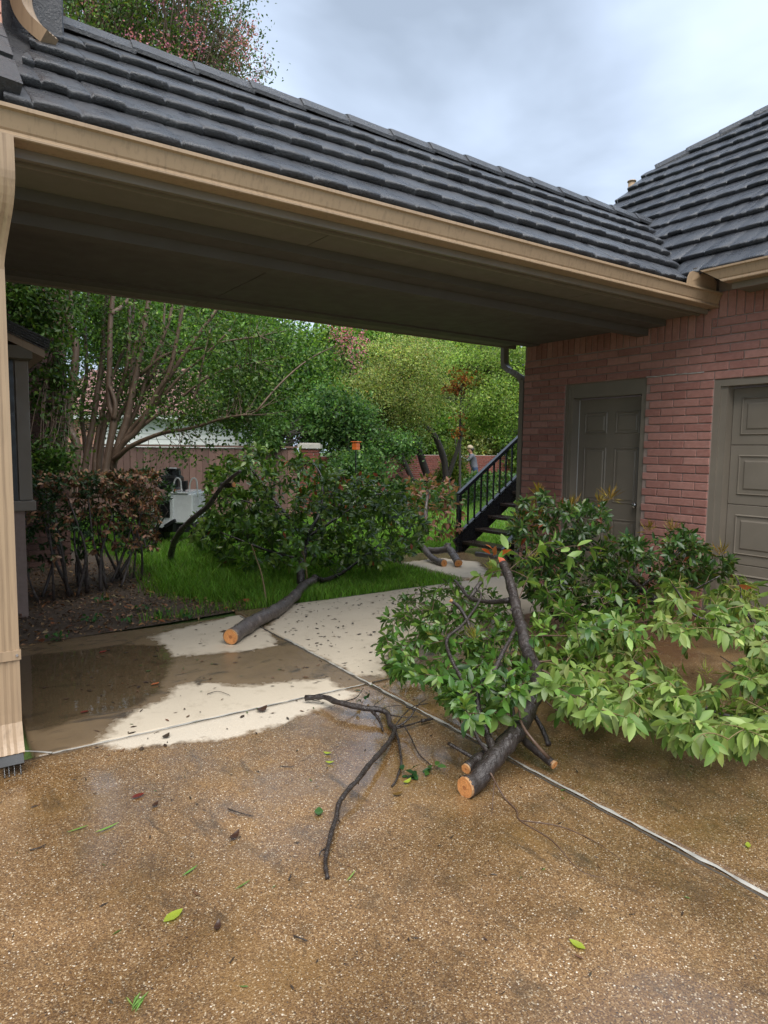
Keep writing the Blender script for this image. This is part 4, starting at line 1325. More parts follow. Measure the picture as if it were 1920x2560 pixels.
o, P = limb('side_limb', LA, [(1128, 1502, 4.4), (1150, 1520, 4.4), (1172, 1560, 4.35), (1180, 1600, 4.2)], .012, .014, MAT['bark_wet'], 8, 4, cut0=True); anch += P
o, P = limb('side_limb', LA, [(1333, 1783, 3.4), (1356, 1823, 3.32), (1372, 1862, 3.24)], .012, .013, MAT['bark_wet'], 8, 4)
o, P = limb('side_limb', LA, [(1230, 1890, 3.06), (1205, 1862, 3.12), (1188, 1830, 3.18), (1190, 1800, 3.24)], .011, .008, MAT['bark_wet'], 8, 4)
o, P = limb('side_limb', LA, [(1120, 1858, 3.2), (1150, 1875, 3.16), (1196, 1902, 3.1)], .008, .010, MAT['bark_wet'], 8, 4)
limb('shoot', LA, [(1292, 1715, 3.3), (1297, 1770, 3.22), (1306, 1813, 3.14), (1340, 1860, 3.08), (1372, 1895, 3.1)], .004, .009, MAT['twig'], 7, 4, floor=False)
limb('shoot', LA, [(1226, 1932, 2.95), (1252, 1980, 2.93), (1290, 2040, 2.82), (1300, 2056, 2.74), (1380, 2105, 2.6), (1447, 2178, 2.42), (1516, 2199, 2.37)], .0045, .0015, MAT['twig'], 6, 5)
limb('shoot', LA, [(1300, 2056, 2.74), (1400, 2068, 2.7), (1480, 2100, 2.6), (1551, 2147, 2.45)], .0028, .0012, MAT['twig'], 6, 5)
limb('shoot', LA, [(1236, 1955, 2.93), (1232, 2000, 2.85), (1229, 2045, 2.78)], .003, .0012, MAT['twig'], 6, 5)
for pts in ([(1343, 1655, 3.62), (1420, 1648, 3.75), (1500, 1640, 3.9)], [(1345, 1670, 3.6), (1400, 1700, 3.6), (1450, 1740, 3.6)], [(1347, 1725, 3.5), (1440, 1748, 3.55), (1520, 1730, 3.7)],
            [(1349, 1740, 3.48), (1400, 1780, 3.45), (1450, 1786, 3.45)], [(1345, 1720, 3.52), (1420, 1690, 3.65), (1500, 1680, 3.8)], [(1310, 1590, 3.85), (1420, 1590, 4.0), (1540, 1600, 4.1)]):
    o, P = limb('shoot', LA, pts, .006, .003, MAT['twig'], 6, 5); anch += P
wood = MB(); fol = Foliage()
poly = [(945, 1600), (980, 1500), (1060, 1465), (1180, 1450), (1290, 1500), (1330, 1620), (1330, 1720), (1260, 1790), (1140, 1800), (1090, 1710), (975, 1700)]
T = [at(x, y, z=rng.uniform(.06, .42)) for x, y in sample_poly(poly, 340)]
twiggy(wood, fol, T, anch, [(.07, .155, .026, 3), (.11, .21, .04, 2), (.045, .105, .022, 2), (.17, .27, .05, 1.3)], (.045, .085), .19, 10, up=.1, zfloor=.02)
poly = [(1330, 1560), (1450, 1560), (1500, 1640), (1480, 1800), (1370, 1780)]
T = [at(x, y, z=rng.uniform(.06, .45)) for x, y in sample_poly(poly, 60)]
twiggy(wood, fol, T, anch, G_BRIGHT, (.06, .09), .21, 9, up=.1, zfloor=.02)
poly = [(1310, 1420), (1400, 1390), (1520, 1410), (1640, 1480), (1640, 1570), (1500, 1610), (1340, 1610)]
T = [at(x, y, z=rng.uniform(.22, .6)) for x, y in sample_poly(poly, 110)]
twiggy(wood, fol, T, anch, [(.13, .23, .045, 2), (.08, .17, .03, 2), (.2, .3, .07, 1.5), (.05, .11, .02, 1)], (.05, .095), .19, 9, up=.1, droop=.6, zfloor=.02)
# tips with big pale leaves
T = [at(1190, 1800, d=3.22), at(1240, 1790, d=3.2), at(1280, 1795, d=3.2), at(1170, 1770, d=3.25), at(1225, 1770, d=3.3)]
twiggy(wood, fol, T, [at(1199, 1790, d=3.26), at(1275, 1830, d=3.28)], [(.1, .2, .03, 1), (.16, .27, .05, 1)], (.08, .11), .23, 5)
T = [at(x, y, d=d_) for x, y, d_ in ((1270, 1372, 4.6), (1345, 1380, 4.5), (1385, 1350, 4.6), (1420, 1390, 4.6), (1480, 1370, 4.7), (1330, 1430, 4.5), (1240, 1420, 4.6), (1200, 1440, 4.6))]
twiggy(wood, fol, T, anch[10:40], [(.15, .26, .05, 1), (.2, .31, .08, 1)], (.08, .115), .22, 7, up=.12)
wood.build('twigs', MAT['twig'], LA, True)['kind'] = 'stuff'
fol.build(LA, MAT['leaf_gloss'], n_obj=280, palette=[(.05, .125, .02), (.08, .17, .03), (.155, .25, .05), (.2, .3, .085), (.035, .09, .02)], zmin=.004)
# orange young leaves at the tip
fo = Foliage()
c0 = at(1240, 1385, d=4.5)
n = 7
fo.add(c0+rng.normal(0, .02, (n, 3)), rng.normal(0, 1, (n, 3))+[0, 0, .4], rng.normal(0, 1, (n, 3)), rng.uniform(.05, .09, n), .02, pick([(.55, .1, .03), (.45, .14, .05)], n))
fo.build(LA, MAT['leaf'], 'orange_leaves', kind=None)

# ---- bright leafy branch entering from the right
LB = thing('leafy_branch', 'pale green leafy branch sprawling over the driveway at the right edge', 'leafy branch')
anch = []
for pts, r0, r1 in (([(2080, 1790, 3.3), (1920, 1792, 3.45), (1854, 1795, 3.5), (1792, 1782, 3.55), (1729, 1753, 3.62), (1651, 1706, 3.72), (1600, 1662, 3.82), (1550, 1637, 3.9), (1490, 1615, 4.0)], .017, .005),
                    ([(1900, 1793, 3.46), (1840, 1808, 3.45), (1776, 1822, 3.44), (1713, 1824, 3.46), (1670, 1814, 3.5)], .009, .003),
                    ([(1792, 1782, 3.55), (1720, 1790, 3.55), (1640, 1780, 3.58), (1560, 1770, 3.6), (1450, 1760, 3.6)], .007, .003),
                    ([(2100, 1660, 3.7), (1920, 1606, 3.9), (1870, 1575, 4.0), (1792, 1558, 4.15), (1729, 1533, 4.25), (1698, 1485, 4.35), (1680, 1460, 4.45)], .014, .004),
                    ([(1920, 1610, 3.9), (1860, 1520, 4.1), (1852, 1470, 4.25), (1838, 1440, 4.35)], .009, .004),
                    ([(1920, 1720, 3.7), (1860, 1680, 3.9), (1800, 1640, 4.0)], .008, .003),
                    ([(2080, 1880, 3.2), (1900, 1868, 3.3), (1830, 1848, 3.4), (1800, 1830, 3.45)], .012, .004)):
    o, P = limb('stem', LB, pts, r0, r1, MAT['bark_wet'], 8, 5, wob=.04); anch += P[2:]
wood = MB(); fol = Foliage()
lobes = [([(1360, 1650), (1420, 1570), (1530, 1545), (1610, 1600), (1700, 1680), (1800, 1720), (1920, 1740), (1990, 1760), (1990, 1850), (1760, 1880), (1690, 1850), (1560, 1800), (1440, 1795), (1370, 1720)], 250, (.10, .45)),
         ([(1625, 1560), (1640, 1460), (1700, 1420), (1760, 1460), (1860, 1430), (1930, 1500), (1990, 1560), (1990, 1660), (1860, 1620), (1790, 1570), (1700, 1590)], 150, (.3, .64)),
         ([(1850, 1640), (1990, 1640), (1990, 1760), (1860, 1740), (1820, 1690)], 44, (.2, .5)),
         ([(1600, 1560), (1500, 1545), (1450, 1590), (1560, 1620)], 26, (.38, .5))]
PB = [(.21, .3, .065, 3), (.28, .36, .11, 2.5), (.14, .23, .045, 2), (.08, .155, .03, 1.4), (.3, .3, .08, .25)]
for poly, n, zr in lobes:
    T = [at(x, y, z=rng.uniform(*zr)) for x, y in sample_poly(poly, n)]
    twiggy(wood, fol, T, anch, PB, (.045, .104), .185, 11, up=.12, droop=1.3, leaf_span=.75, zfloor=.02)
wood.build('twigs', MAT['twig_green'], LB, True)['kind'] = 'stuff'
fol.build(LB, MAT['leaf'], n_obj=300, palette=[(.2, .29, .07), (.26, .34, .115), (.14, .23, .05), (.09, .17, .033)], zmin=.004)
fo = Foliage()
for x, y, d_ in ((1880, 1470, 4.2), (1592, 1500, 5.0), (1375, 1605, 3.9)):
    p = at(x, y, d=d_); fo.add(p, rng.normal(0, 1, (1, 3)), rng.normal(0, 1, (1, 3)), .075, .018, pick([(.4, .12, .04)], 1))
fo.build(LB, MAT['leaf'], 'rust_leaves', kind=None)
# seed heads: fans of thin yellow-green stalks
def seed_heads(parent, pts, mat_col, size=.09, n=22):
    f_ = Foliage()
    for p in pts:
        p = np.array(p)
        D = norm(rng.normal(0, .6, (n, 3))+[0, 0, 1.1])
        f_.add(p+D*rng.uniform(0, .4, (n, 1))*size, D+rng.normal(0, .25, (n, 3)), rng.normal(0, 1, (n, 3)), rng.uniform(.4, 1, n)*size, .0022, pick(mat_col, n))
    f_.build(parent, MAT['leaf'], 'seed_heads', detail=False)
seed_heads(LB, [at(1580, 1600, d=3.95), at(1765, 1690, d=3.8), at(1860, 1500, d=4.2), at(1740, 1510, d=4.3), at(1500, 1710, d=3.65)], [(.3, .34, .07)])
seed_heads(LA, [at(1185, 1600, d=3.9), at(1085, 1610, d=4.0), at(1330, 1400, d=4.7), at(1230, 1430, d=4.6)], [(.3, .28, .05)])

# ---- dark brush in front of the side door
LC = thing('brush_pile', 'dark glossy cut brush heaped in front of the side door and garage pier', 'brush pile')
anch = []
for pts, r0, r1 in (([(1640, 1500, 5.2), (1600, 1470, 5.4), (1560, 1430, 5.6), (1500, 1380, 5.8), (1440, 1300, 6.0)], .03, .008), ([(1640, 1505, 5.2), (1590, 1505, 5.3), (1530, 1510, 5.4), (1420, 1500, 5.5), (1330, 1480, 5.7)], .026, .008),
                    ([(1500, 1380, 5.8), (1420, 1360, 6.0), (1340, 1300, 6.3), (1310, 1270, 6.4)], .012, .004), ([(1600, 1470, 5.4), (1680, 1400, 5.4), (1740, 1340, 5.4)], .012, .004),
                    ([(1640, 1505, 5.2), (1720, 1480, 5.1), (1800, 1440, 5.0)], .014, .005), ([(1590, 1505, 5.3), (1560, 1540, 5.1), (1520, 1550, 5.0)], .014, .007)):
    o, P = limb('stem', LC, pts, r0, r1, MAT['bark_wet'], 8, 5); anch += P[2:]
wood = MB(); fol = Foliage()
PC = [(.03, .068, .016, 3), (.045, .1, .02, 3), (.08, .14, .027, 1.5), (.15, .18, .035, .4), (.2, .05, .02, .12)]
poly = [(1275, 1420), (1285, 1270), (1340, 1225), (1420, 1260), (1460, 1245), (1510, 1265), (1540, 1340), (1640, 1340), (1720, 1320), (1760, 1360), (1830, 1390), (1850, 1440), (1760, 1470), (1640, 1460), (1600, 1530), (1420, 1560), (1330, 1500)]
T = []
for x, y in sample_poly(poly, 560):
    p = at(x, y, d=rng.uniform(4.9, 6.1))
    if p[0] > WX-.12: p = at(x, y, X=WX-.12-random.random()*.5)
    T.append(p if p[2] > .04 else at(x, y, z=.05+random.random()*.1))
twiggy(wood, fol, T, anch, PC, (.05, .085), .17, 11, up=.1, droop=.3, zfloor=.02)
wood.build('twigs', MAT['twig'], LC, True)['kind'] = 'stuff'
fol.build(LC, MAT['leaf_gloss'], n_obj=120, palette=[(.03, .068, .016), (.045, .1, .02), (.08, .14, .027)], zmin=.004)
seed_heads(LC, [at(x, y, d=rng.uniform(5.2, 5.9)) for x, y in ((1345, 1240), (1330, 1270), (1300, 1300), (1290, 1330), (1320, 1320), (1345, 1300), (1300, 1360), (1430, 1270), (1440, 1290), (1500, 1260), (1525, 1250), (1400, 1420), (1370, 1450), (1620, 1330), (1680, 1330), (1800, 1390))], [(.3, .19, .03, 2), (.34, .26, .04, 1)], .12, 34)

# ---- log and the big bush it carries
LD = thing('felled_bush', 'leafy felled bush on the lawn with its sawn log reaching onto the pavement', 'felled bush')
lg = [at(578, 1585, z=.11), at(640, 1545, z=.09), at(690, 1520, z=.09), at(735, 1485, z=.10), at(762, 1455, z=.13), at(785, 1443, z=.14)]
lg = [np.array([p_[0], p_[1], p_[2]*.75]) for p_ in lg]; lg[0] = at(577, 1592, z=.062)
o, P = limb('log', LD, lg, .064, .043, MAT['bark_grey'], 18, 6, world=True, wob=.06, cut0=True)
b0 = P[-4]
anch = []
bushpts = lambda L: [at(x, y, d=d_) for x, y, d_ in L]
d0 = float(np.dot(b0-CO, _f))
for pts, r0, r1 in (([(752, 1460, d0), (752, 1430, d0+.05), (755, 1400, d0+.3), (765, 1340, d0+.7), (700, 1270, d0+1.0), (650, 1200, d0+1.2), (610, 1150, d0+1.3)], .05, .012),
                    ([(785, 1443, d0+.1), (810, 1450, d0+.3), (850, 1435, d0+.6), (900, 1400, d0+.9), (950, 1360, d0+1.3)], .034, .01),
                    ([(765, 1340, d0+.7), (800, 1280, d0+1.0), (805, 1200, d0+1.2), (780, 1150, d0+1.3)], .028, .008),
                    ([(765, 1345, d0+.7), (850, 1290, d0+1.2), (930, 1240, d0+1.5), (1010, 1230, d0+1.8)], .024, .007),
                    ([(700, 1270, d0+1.0), (640, 1260, d0+1.0), (570, 1240, d0+1.0)], .016, .006),
                    ([(760, 1400, d0+.3), (680, 1380, d0+.4), (600, 1350, d0+.5), (550, 1330, d0+.6)], .018, .006)):
    o, P = limb('stem', LD, pts, r0, r1, MAT['bark_wet'], 9, 5); anch += P[4:]
anch2 = []
for pts in ([(668, 1516, d0-.55), (655, 1440, d0-.5), (640, 1395, d0-.45), (628, 1360, d0-.4)], [(768, 1449, d0), (762, 1400, d0-.05), (752, 1360, d0-.1)]):
    o, P = limb('shoot', LD, pts, .010, .005, MAT['twig_green'], 7, 5); anch2 += P[8:]
wood = MB(); fol = Foliage()
poly = [(515, 1190), (560, 1135), (650, 1112), (760, 1128), (850, 1180), (960, 1200), (1050, 1255), (1075, 1330), (1040, 1385), (950, 1415), (820, 1420), (700, 1415), (600, 1425), (530, 1400), (505, 1320)]
T = []
for x, y in sample_poly(poly, 720):
    d_ = d0+rng.uniform(.15 if x > 640 else .75, 2.2)
    p = at(x, y, d=d_)
    if p[2] < .06: p = at(x, y, z=.06+random.random()*.12)
    T.append(p)
PD = [(.075, .15, .028, 3), (.12, .21, .038, 3), (.19, .28, .055, 1.6), (.04, .085, .02, 2), (.25, .07, .025, .12)]
twiggy(wood, fol, T, anch, PD, (.065, .11), .21, 11, up=.05, droop=.3, zfloor=.02, rad=.005)
poly = [(545, 1330), (600, 1280), (690, 1290), (780, 1310), (800, 1380), (760, 1420), (700, 1450), (620, 1440), (560, 1390)]
T = [at(x, y, d=d0-.3+rng.uniform(-.2, .2)) for x, y in sample_poly(poly, 34)]
twiggy(wood, fol, T, anch2, [(.09, .19, .03, 2), (.14, .25, .045, 1), (.06, .14, .025, 1)], (.07, .105), .23, 8, up=.05, droop=.2)
wood.build('twigs', MAT['bark_dark'], LD, True)['kind'] = 'stuff'
fol.build(LD, MAT['leaf_gloss'], n_obj=260, palette=[(.075, .15, .028), (.12, .21, .038), (.19, .28, .055), (.04, .085, .02)])
fo = Foliage()
n = 34
rp_ = [at(x, y, d=d0+rng.uniform(.1, 1.2)) for x, y in sample_poly([(680, 1160), (950, 1190), (980, 1260), (850, 1280), (700, 1200)], n-6)]+[at(x, y, d=d0-.6) for x, y in ((610, 1515), (625, 1525), (612, 1530), (590, 1535), (540, 1520), (630, 1500))]
fo.add(np.array(rp_), rng.normal(0, 1, (n, 3)), rng.normal(0, 1, (n, 3)), rng.uniform(.06, .1, n), .02, pick([(.3, .07, .025), (.36, .12, .05)], n))
fo.build(LD, MAT['leaf'], 'rust_leaves', kind=None)
# small sprout at the log's end
fol = Foliage(); wood = MB()
twiggy(wood, fol, [at(578, 1520, d=d0-.75), at(625, 1530, d=d0-.75), at(588, 1500, d=d0-.7)], [at(598, 1562, d=d0-.8)], [(.18, .3, .05)], (.05, .075), .22, 4)
wood.build('twigs', MAT['twig'], LD, True)['kind'] = 'stuff'; fol.build(LD, MAT['leaf'], 'sprout_leaves', kind=None)

# ---- leaning grey limb on the lawn
LE = thing('leaning_limb', 'bare grey limb leaning from the grass up to the felled bush', 'cut limb')
anch = []
o, P = limb('limb', LE, [(424, 1415, 8.8), (432, 1365, 8.5), (450, 1330, 8.2), (480, 1298, 7.9), (520, 1265, 7.6), (548, 1225, 7.3), (572, 1200, 7.1), (600, 1178, 6.9)], .042, .018, MAT['bark_grey'], 12, 5, wob=.08); anch += P
o, P = limb('stub', LE, [(556, 1212, 7.25), (570, 1214, 7.15), (584, 1212, 7.1)], .028, .026, MAT['bark_wet'], 10, 4, cut1=True)
wood = MB(); fol = Foliage()
T = [at(x, y, d=rng.uniform(8.6, 9.8)) for x, y in sample_poly([(470, 1290), (530, 1270), (560, 1230), (600, 1170), (620, 1240), (560, 1330), (540, 1400), (480, 1370)], 60)]
T = [t_ if t_[2] > .05 else t_*np.array([1, 1, 0])+np.array([0, 0, .08]) for t_ in T]
twiggy(wood, fol, T, anch, [(.16, .27, .06, 2), (.22, .32, .1, 2), (.09, .18, .03, 1)], (.08, .12), .2, 8, zfloor=.02)
wood.build('twigs', MAT['bark_dark'], LE, True)['kind'] = 'stuff'; fol.build(LE, MAT['leaf'])

# ---- cut stubs and dried brush by the stairs
LF = thing('cut_stub_branch', 'forked dark limb with two round sawn ends on the landing by the stairs', 'cut limb')
anch = []
o, P = limb('limb', LF, [(1110, 1408, 8.6), (1098, 1405, 8.7), (1075, 1390, 8.9), (1058, 1368, 9.1), (1045, 1348, 9.3), (1068, 1320, 9.6), (1064, 1290, 9.8), (1070, 1225, 10.0)], .05, .022, MAT['bark_grey'], 12, 5, cut0=True); anch += P[12:]
o, P = limb('limb', LF, [(1146, 1408, 8.55), (1135, 1390, 8.7), (1122, 1374, 8.85), (1095, 1377, 8.95), (1070, 1376, 9.05)], .052, .045, MAT['bark_grey'], 12, 5, cut0=True)
o, P = limb('limb', LF, [(1122, 1374, 8.85), (1118, 1362, 8.9)], .045, .045, MAT['bark_grey'], 12, 5)
o, P = limb('limb', LF, [(1190, 1385, 8.2), (1215, 1388, 8.1), (1240, 1392, 8.0)], .03, .03, MAT['bark_grey'], 10, 4)
wood = MB(); fol = Foliage()
T = [at(x, y, d=rng.uniform(9.4, 11.0)) for x, y in sample_poly([(1010, 1200), (1090, 1190), (1140, 1210), (1170, 1280), (1150, 1340), (1080, 1350), (1040, 1320), (1010, 1260)], 90)]
T = [t_ if t_[2] > .05 else t_*np.array([1, 1, 0])+np.array([0, 0, .08]) for t_ in T]
twiggy(wood, fol, T, anch, [(.34, .17, .12, 2), (.28, .12, .07, 1.5), (.14, .2, .06, 1.5), (.07, .13, .03, 1)], (.07, .12), .22, 7, zfloor=.03)
wood.build('twigs', MAT['bark_dark'], LF, True)['kind'] = 'stuff'; fol.build(LF, MAT['leaf'])

# ---- bare branch lying on the driveway
LG = thing('bare_branch', 'crooked bare black branch lying alone on the brown driveway', 'branch')
zz6 = lambda L: [at(740+x*.2441, 1680+y*.2441, z=h) for x, y, h in L]
limb('limb', LG, zz6([(95, 265, .03), (280, 255, .05), (430, 310, .06), (700, 370, .06), (850, 385, .06), (940, 430, .05), (960, 530, .03), (1010, 580, .03), (985, 660, .035), (920, 760, .04), (840, 850, .05), (740, 960, .06), (640, 1100, .06), (540, 1200, .055), (440, 1350, .045), (415, 1480, .035), (370, 1620, .03), (330, 1780, .02), (300, 1950, .012), (322, 2110, .006)]), .0165, .008, MAT['bark_wet'], 9, 4, world=True, wob=.12)
for L, r in (([(780, 400, .05), (830, 460, .04), (870, 530, .025), (890, 600, .01)], .010), ([(1010, 590, .03), (1045, 680, .03), (1065, 800, .03), (1080, 930, .02), (1050, 1040, .015), (1020, 1120, .012), (980, 1170, .008)], .0075),
             ([(1000, 570, .03), (1090, 530, .05), (1180, 450, .08), (1200, 390, .1), (1130, 360, .1)], .007), ([(1180, 450, .08), (1260, 330, .1), (1330, 280, .1)], .004), ([(1095, 530, .05), (1170, 660, .03), (1260, 840, .02), (1380, 950, .01)], .0045),
             ([(1030, 575, .03), (1150, 545, .03), (1300, 500, .025), (1390, 485, .02)], .006), ([(960, 440, .05), (1100, 460, .06), (1240, 460, .06)], .0045), ([(500, 300, .06), (620, 260, .05), (690, 165, .04)], .004),
             ([(1020, 540, .04), (1120, 420, .06), (1210, 350, .07), (1360, 320, .06)], .004), ([(870, 380, .06), (960, 350, .07), (1090, 340, .06)], .003), ([(300, 1810, .02), (250, 1840, .02), (240, 1890, .008)], .004), ([(430, 1500, .03), (450, 1540, .01)], .004),
             ([(100, 275, .025), (250, 300, .012)], .004), ([(830, 380, .05), (800, 340, .05), (910, 260, .04)], .003), ([(640, 1110, .05), (640, 1150, .02)], .004), ([(1290, 500, .027), (1400, 480, .02)], .011)):
    limb('side_branch', LG, zz6(L), r, r*.55, MAT['bark_wet'], 6, 4, world=True, wob=.12)
fo = Foliage()
for x, y, h in ((1110, 1000, .03), (1190, 1010, .03), (1230, 1060, .02), (1390, 980, .02), (1440, 960, .03), (1170, 1060, .01), (620, 300, .04), (715, 260, .03), (1350, 1010, .015)):
    p = at(740+x*.2441, 1680+y*.2441, z=h); fo.add(p+rng.normal(0, .004, (2, 3)), rng.normal(0, 1, (2, 3))*[1, 1, .35], rng.normal(0, .5, (2, 3))+[0, 0, 1], rng.uniform(.04, .06, 2), .013, pick([(.02, .06, .015), (.06, .14, .03), (.03, .08, .02)], 2))
fo.build(LG, MAT['leaf_gloss'], 'leaves', zmin=.004, kind=None)

# ---- hedge with browned leaves
HD = thing('hedge', 'clipped hedge with dead brown leaves over bare stems by the bay window', 'hedge')
anch = []
def hp(u, v, z):   # u along, v depth, z up
    return np.array([.72+u*1.45+v*.2, 6.75+u*.75+v*.95, z])
for i in range(22):
    u = random.random(); v = random.random()
    p0 = hp(u*.9+.03, v*.7+.1, 0.0); p1 = hp(min(1, max(0, u+random.uniform(-.2, .2))), v, random.uniform(.75, 1.0))
    mid = (p0+p1)/2+rng.normal(0, .07, 3)
    o, P = limb('stem', HD, [p0, mid, p1], random.uniform(.012, .022), .006, MAT['bark_grey'], 7, 5, world=True); anch += P[3:]
wood = MB(); fol = Foliage(); folb = Foliage()
T1, T2 = [], []
for i in range(760):
    u, v, z = random.random(), random.random(), random.random()**.6
    p = hp(u, v, .30+z*.88)
    if random.random() < .3: p = hp(u, v, 1.18+random.uniform(-.06, .05))
    br = (.4+.65*u-.45*v) > random.random() or (z > .9 and random.random() < .5)
    (T2 if br else T1).append(p)
twiggy(wood, fol, T1, anch, [(.03, .07, .02, 3), (.05, .1, .03, 2), (.02, .05, .015, 2)], (.04, .065), .22, 9, rad=.004)
twiggy(wood, folb, T2, anch, [(.24, .115, .055, 3), (.32, .17, .085, 2), (.14, .065, .035, 2), (.06, .1, .025, 2)], (.045, .07), .22, 9, rad=.004, droop=.8)
wood.build('twigs', MAT['bark_grey'], HD, True)['kind'] = 'stuff'
fol.build(HD, MAT['leaf'], 'foliage'); folb.build(HD, MAT['litter'], 'dead_leaves')
SH = thing('shrub', 'dark green shrub behind the hedge beside the white machine', 'shrub')
anch = []
for i in range(8):
    p0 = at(370, 1330, d=9.6)*np.array([1, 1, 0])+rng.normal(0, .1, 3)*[1, 1, 0]; p1 = at(random.uniform(300, 440), random.uniform(1180, 1300), d=rng.uniform(9.2, 10.2))
    o, P = limb('stem', SH, [p0, (p0+p1)/2+rng.normal(0, .05, 3), p1], .015, .006, MAT['bark_dark'], 6, 4, world=True); anch += P[2:]
wood = MB(); fol = Foliage()
T = [at(x, y, d=rng.uniform(9.1, 10.2)) for x, y in sample_poly([(290, 1190), (340, 1165), (420, 1175), (440, 1230), (400, 1270), (390, 1380), (340, 1400), (290, 1330)], 130)]
twiggy(wood, fol, T, anch, G_DARK+[(.07, .14, .03, 1)], (.05, .08), .22, 10)
wood.build('twigs', MAT['bark_dark'], SH, True)['kind'] = 'stuff'; fol.build(SH, MAT['leaf_gloss'])

# ---- crepe myrtle
def canopy(parent, crowns, leafL, palette, mat, name='foliage', flat=.7, ratio=.28, detail=False):
    """crowns: (centre, radii, clusters, leaves per cluster, cluster radius)"""
    fol = Foliage(); cents = []
    for c, rad_, nc, nl, cr in crowns:
        c = np.array(c, float); rad_ = np.array(rad_, float)
        u = norm(rng.normal(0, 1, (nc, 3)))*(rng.random((nc, 1))**(1/2.2))
        cc = c+u*rad_
        cc = cc[cc[:, 2] > .25]
        cents.append(cc)
        k = len(cc)*nl
        P = np.repeat(cc, nl, 0)+rng.normal(0, 1, (k, 3))*cr*np.array([1, 1, flat])
        D = norm(rng.normal(0, 1, (k, 3))+[0, 0, -.15]); N = norm(rng.normal(0, .7, (k, 3))+[0, 0, .8])
        L = rng.uniform(leafL*.7, leafL*1.3, k)
        col = pick(palette, k, .2)
        sh = np.repeat(rng.normal(1, .22, len(cc)), nl)[:, None]
        col[:, :3] = np.clip(col[:, :3]*np.clip(sh, .5, 1.6), .004, 1)
        fol.add(P, D, N, L, L*ratio, col)
    fol.build(parent, mat, name, detail=detail)
    return np.concatenate(cents)

def branch_net(parent, cents, anchors, mat, r=.02, every=1, name='branches', n=4):
    """thin limbs from the trunks to the leaf clusters"""
    A = np.array(anchors); mb = MB()
    for c in cents[::every]:
        a = A[np.argmin(np.linalg.norm(A-c, axis=1)*(1+.3*rng.random(len(A)))+.25*np.abs(A[:, 2]-c[2]+.6))]
        L = np.linalg.norm(c-a)
        mid = (a+c)/2+rng.normal(0, .08*L, 3)+[0, 0, -.05*L]
        ts = np.linspace(0, 1, 6)[:, None]
        path = (1-ts)**2*a+2*ts*(1-ts)*mid+ts**2*c
        r0 = r*(.4+.3*min(L, 2.5))
        mb.tube(path, list(np.linspace(r0, r0*.25, 6)), n, cap=False)
    o = mb.build(name, mat, parent, True); o['kind'] = 'stuff'
    return o

CM = thing('crepe_myrtle', 'multi stemmed crepe myrtle with smooth tan trunks and pink blossom', 'tree')
z3 = lambda L, d0_, d1_: [(x*.434, 680+y*.434, d0_+(d1_-d0_)*i/(len(L)-1)) for i, (x, y) in enumerate(L)]
stems = [([(415, 1300), (415, 1220), (442, 1000), (398, 880), (420, 640), (435, 420), (390, 250), (365, 110), (350, -300), (400, -800)], 9.9, 10.0, .075, .03),
         ([(400, 420), (410, 250), (412, 110), (450, -200)], 9.95, 10.2, .045, .03),
         ([(480, 1300), (475, 1220), (510, 1000), (530, 900), (560, 700), (590, 500), (600, 260), (640, -100), (600, -600)], 10.5, 10.8, .062, .025),
         ([(545, 1300), (545, 1220), (550, 1050), (575, 880), (610, 740), (640, 620), (700, 480), (760, 300), (800, -100)], 10.4, 10.9, .05, .022),
         ([(595, 1300), (600, 1220), (622, 1050), (655, 850), (630, 750), (632, 500), (640, 240), (690, -150), (720, -600)], 10.1, 10.2, .065, .028),
         ([(632, 660), (665, 760), (655, 850)], 10.1, 10.1, .03, .04),
         ([(640, 240), (700, 200), (760, 120), (850, -100)], 10.15, 10.5, .04, .02),
         ([(610, 1300), (630, 1200), (680, 1000), (730, 850), (780, 620), (820, 420), (850, 200), (900, -200), (960, -650)], 10.2, 10.4, .07, .025),
         ([(640, 1150), (700, 1000), (800, 900), (900, 700), (980, 560), (1050, 220), (1100, -50)], 10.2, 10.0, .05, .022),
         ([(660, 1080), (690, 1055), (760, 1000), (930, 930), (1100, 900), (1300, 840), (1440, 820)], 10.1, 9.5, .045, .014),
         ([(720, 950), (850, 830), (980, 600), (1100, 420), (1240, 230), (1350, 50)], 10.3, 10.2, .045, .02),
         ([(800, 600), (950, 480), (1100, 450), (1300, 400), (1500, 370)], 10.35, 10.4, .03, .012),
         ([(760, 700), (760, 560), (800, 350), (860, 180), (880, -50)], 10.5, 10.7, .045, .02),
         ([(930, 930), (1040, 840), (1130, 700), (1160, 560), (1210, 330)], 9.9, 9.9, .022, .012),
         ([(820, 700), (900, 620), (1000, 500), (1040, 220)], 10.5, 10.6, .03, .015),
         ([(650, 1100), (760, 900), (900, 760), (1040, 600), (1180, 480), (1330, 330)], 10.3, 10.1, .036, .014),
         ([(640, 1150), (720, 930), (800, 760), (860, 560), (960, 330), (1000, 150)], 10.4, 10.5, .045, .02),
         ([(700, 1000), (830, 880), (1000, 760), (1150, 640), (1300, 560), (1480, 520)], 10.2, 10.0, .03, .01),
         ([(560, 1200), (600, 900), (690, 700), (740, 480), (745, 200), (760, -100)], 10.5, 10.6, .05, .022),
         ([(620, 1050), (700, 800), (850, 640), (930, 450), (950, 150)], 10.6, 10.7, .04, .018),
         ([(500, 1250), (490, 1000), (470, 800), (500, 560), (490, 300), (520, 60)], 10.8, 11.0, .04, .02)]
anch = []
for L, a, b_, r0, r1 in stems:
    o, P = limb('trunk', CM, z3(L, a, b_), r0, r1, MAT['bark_crepe'], 10, 5, floor=False, wob=.04); anch += P[6:]
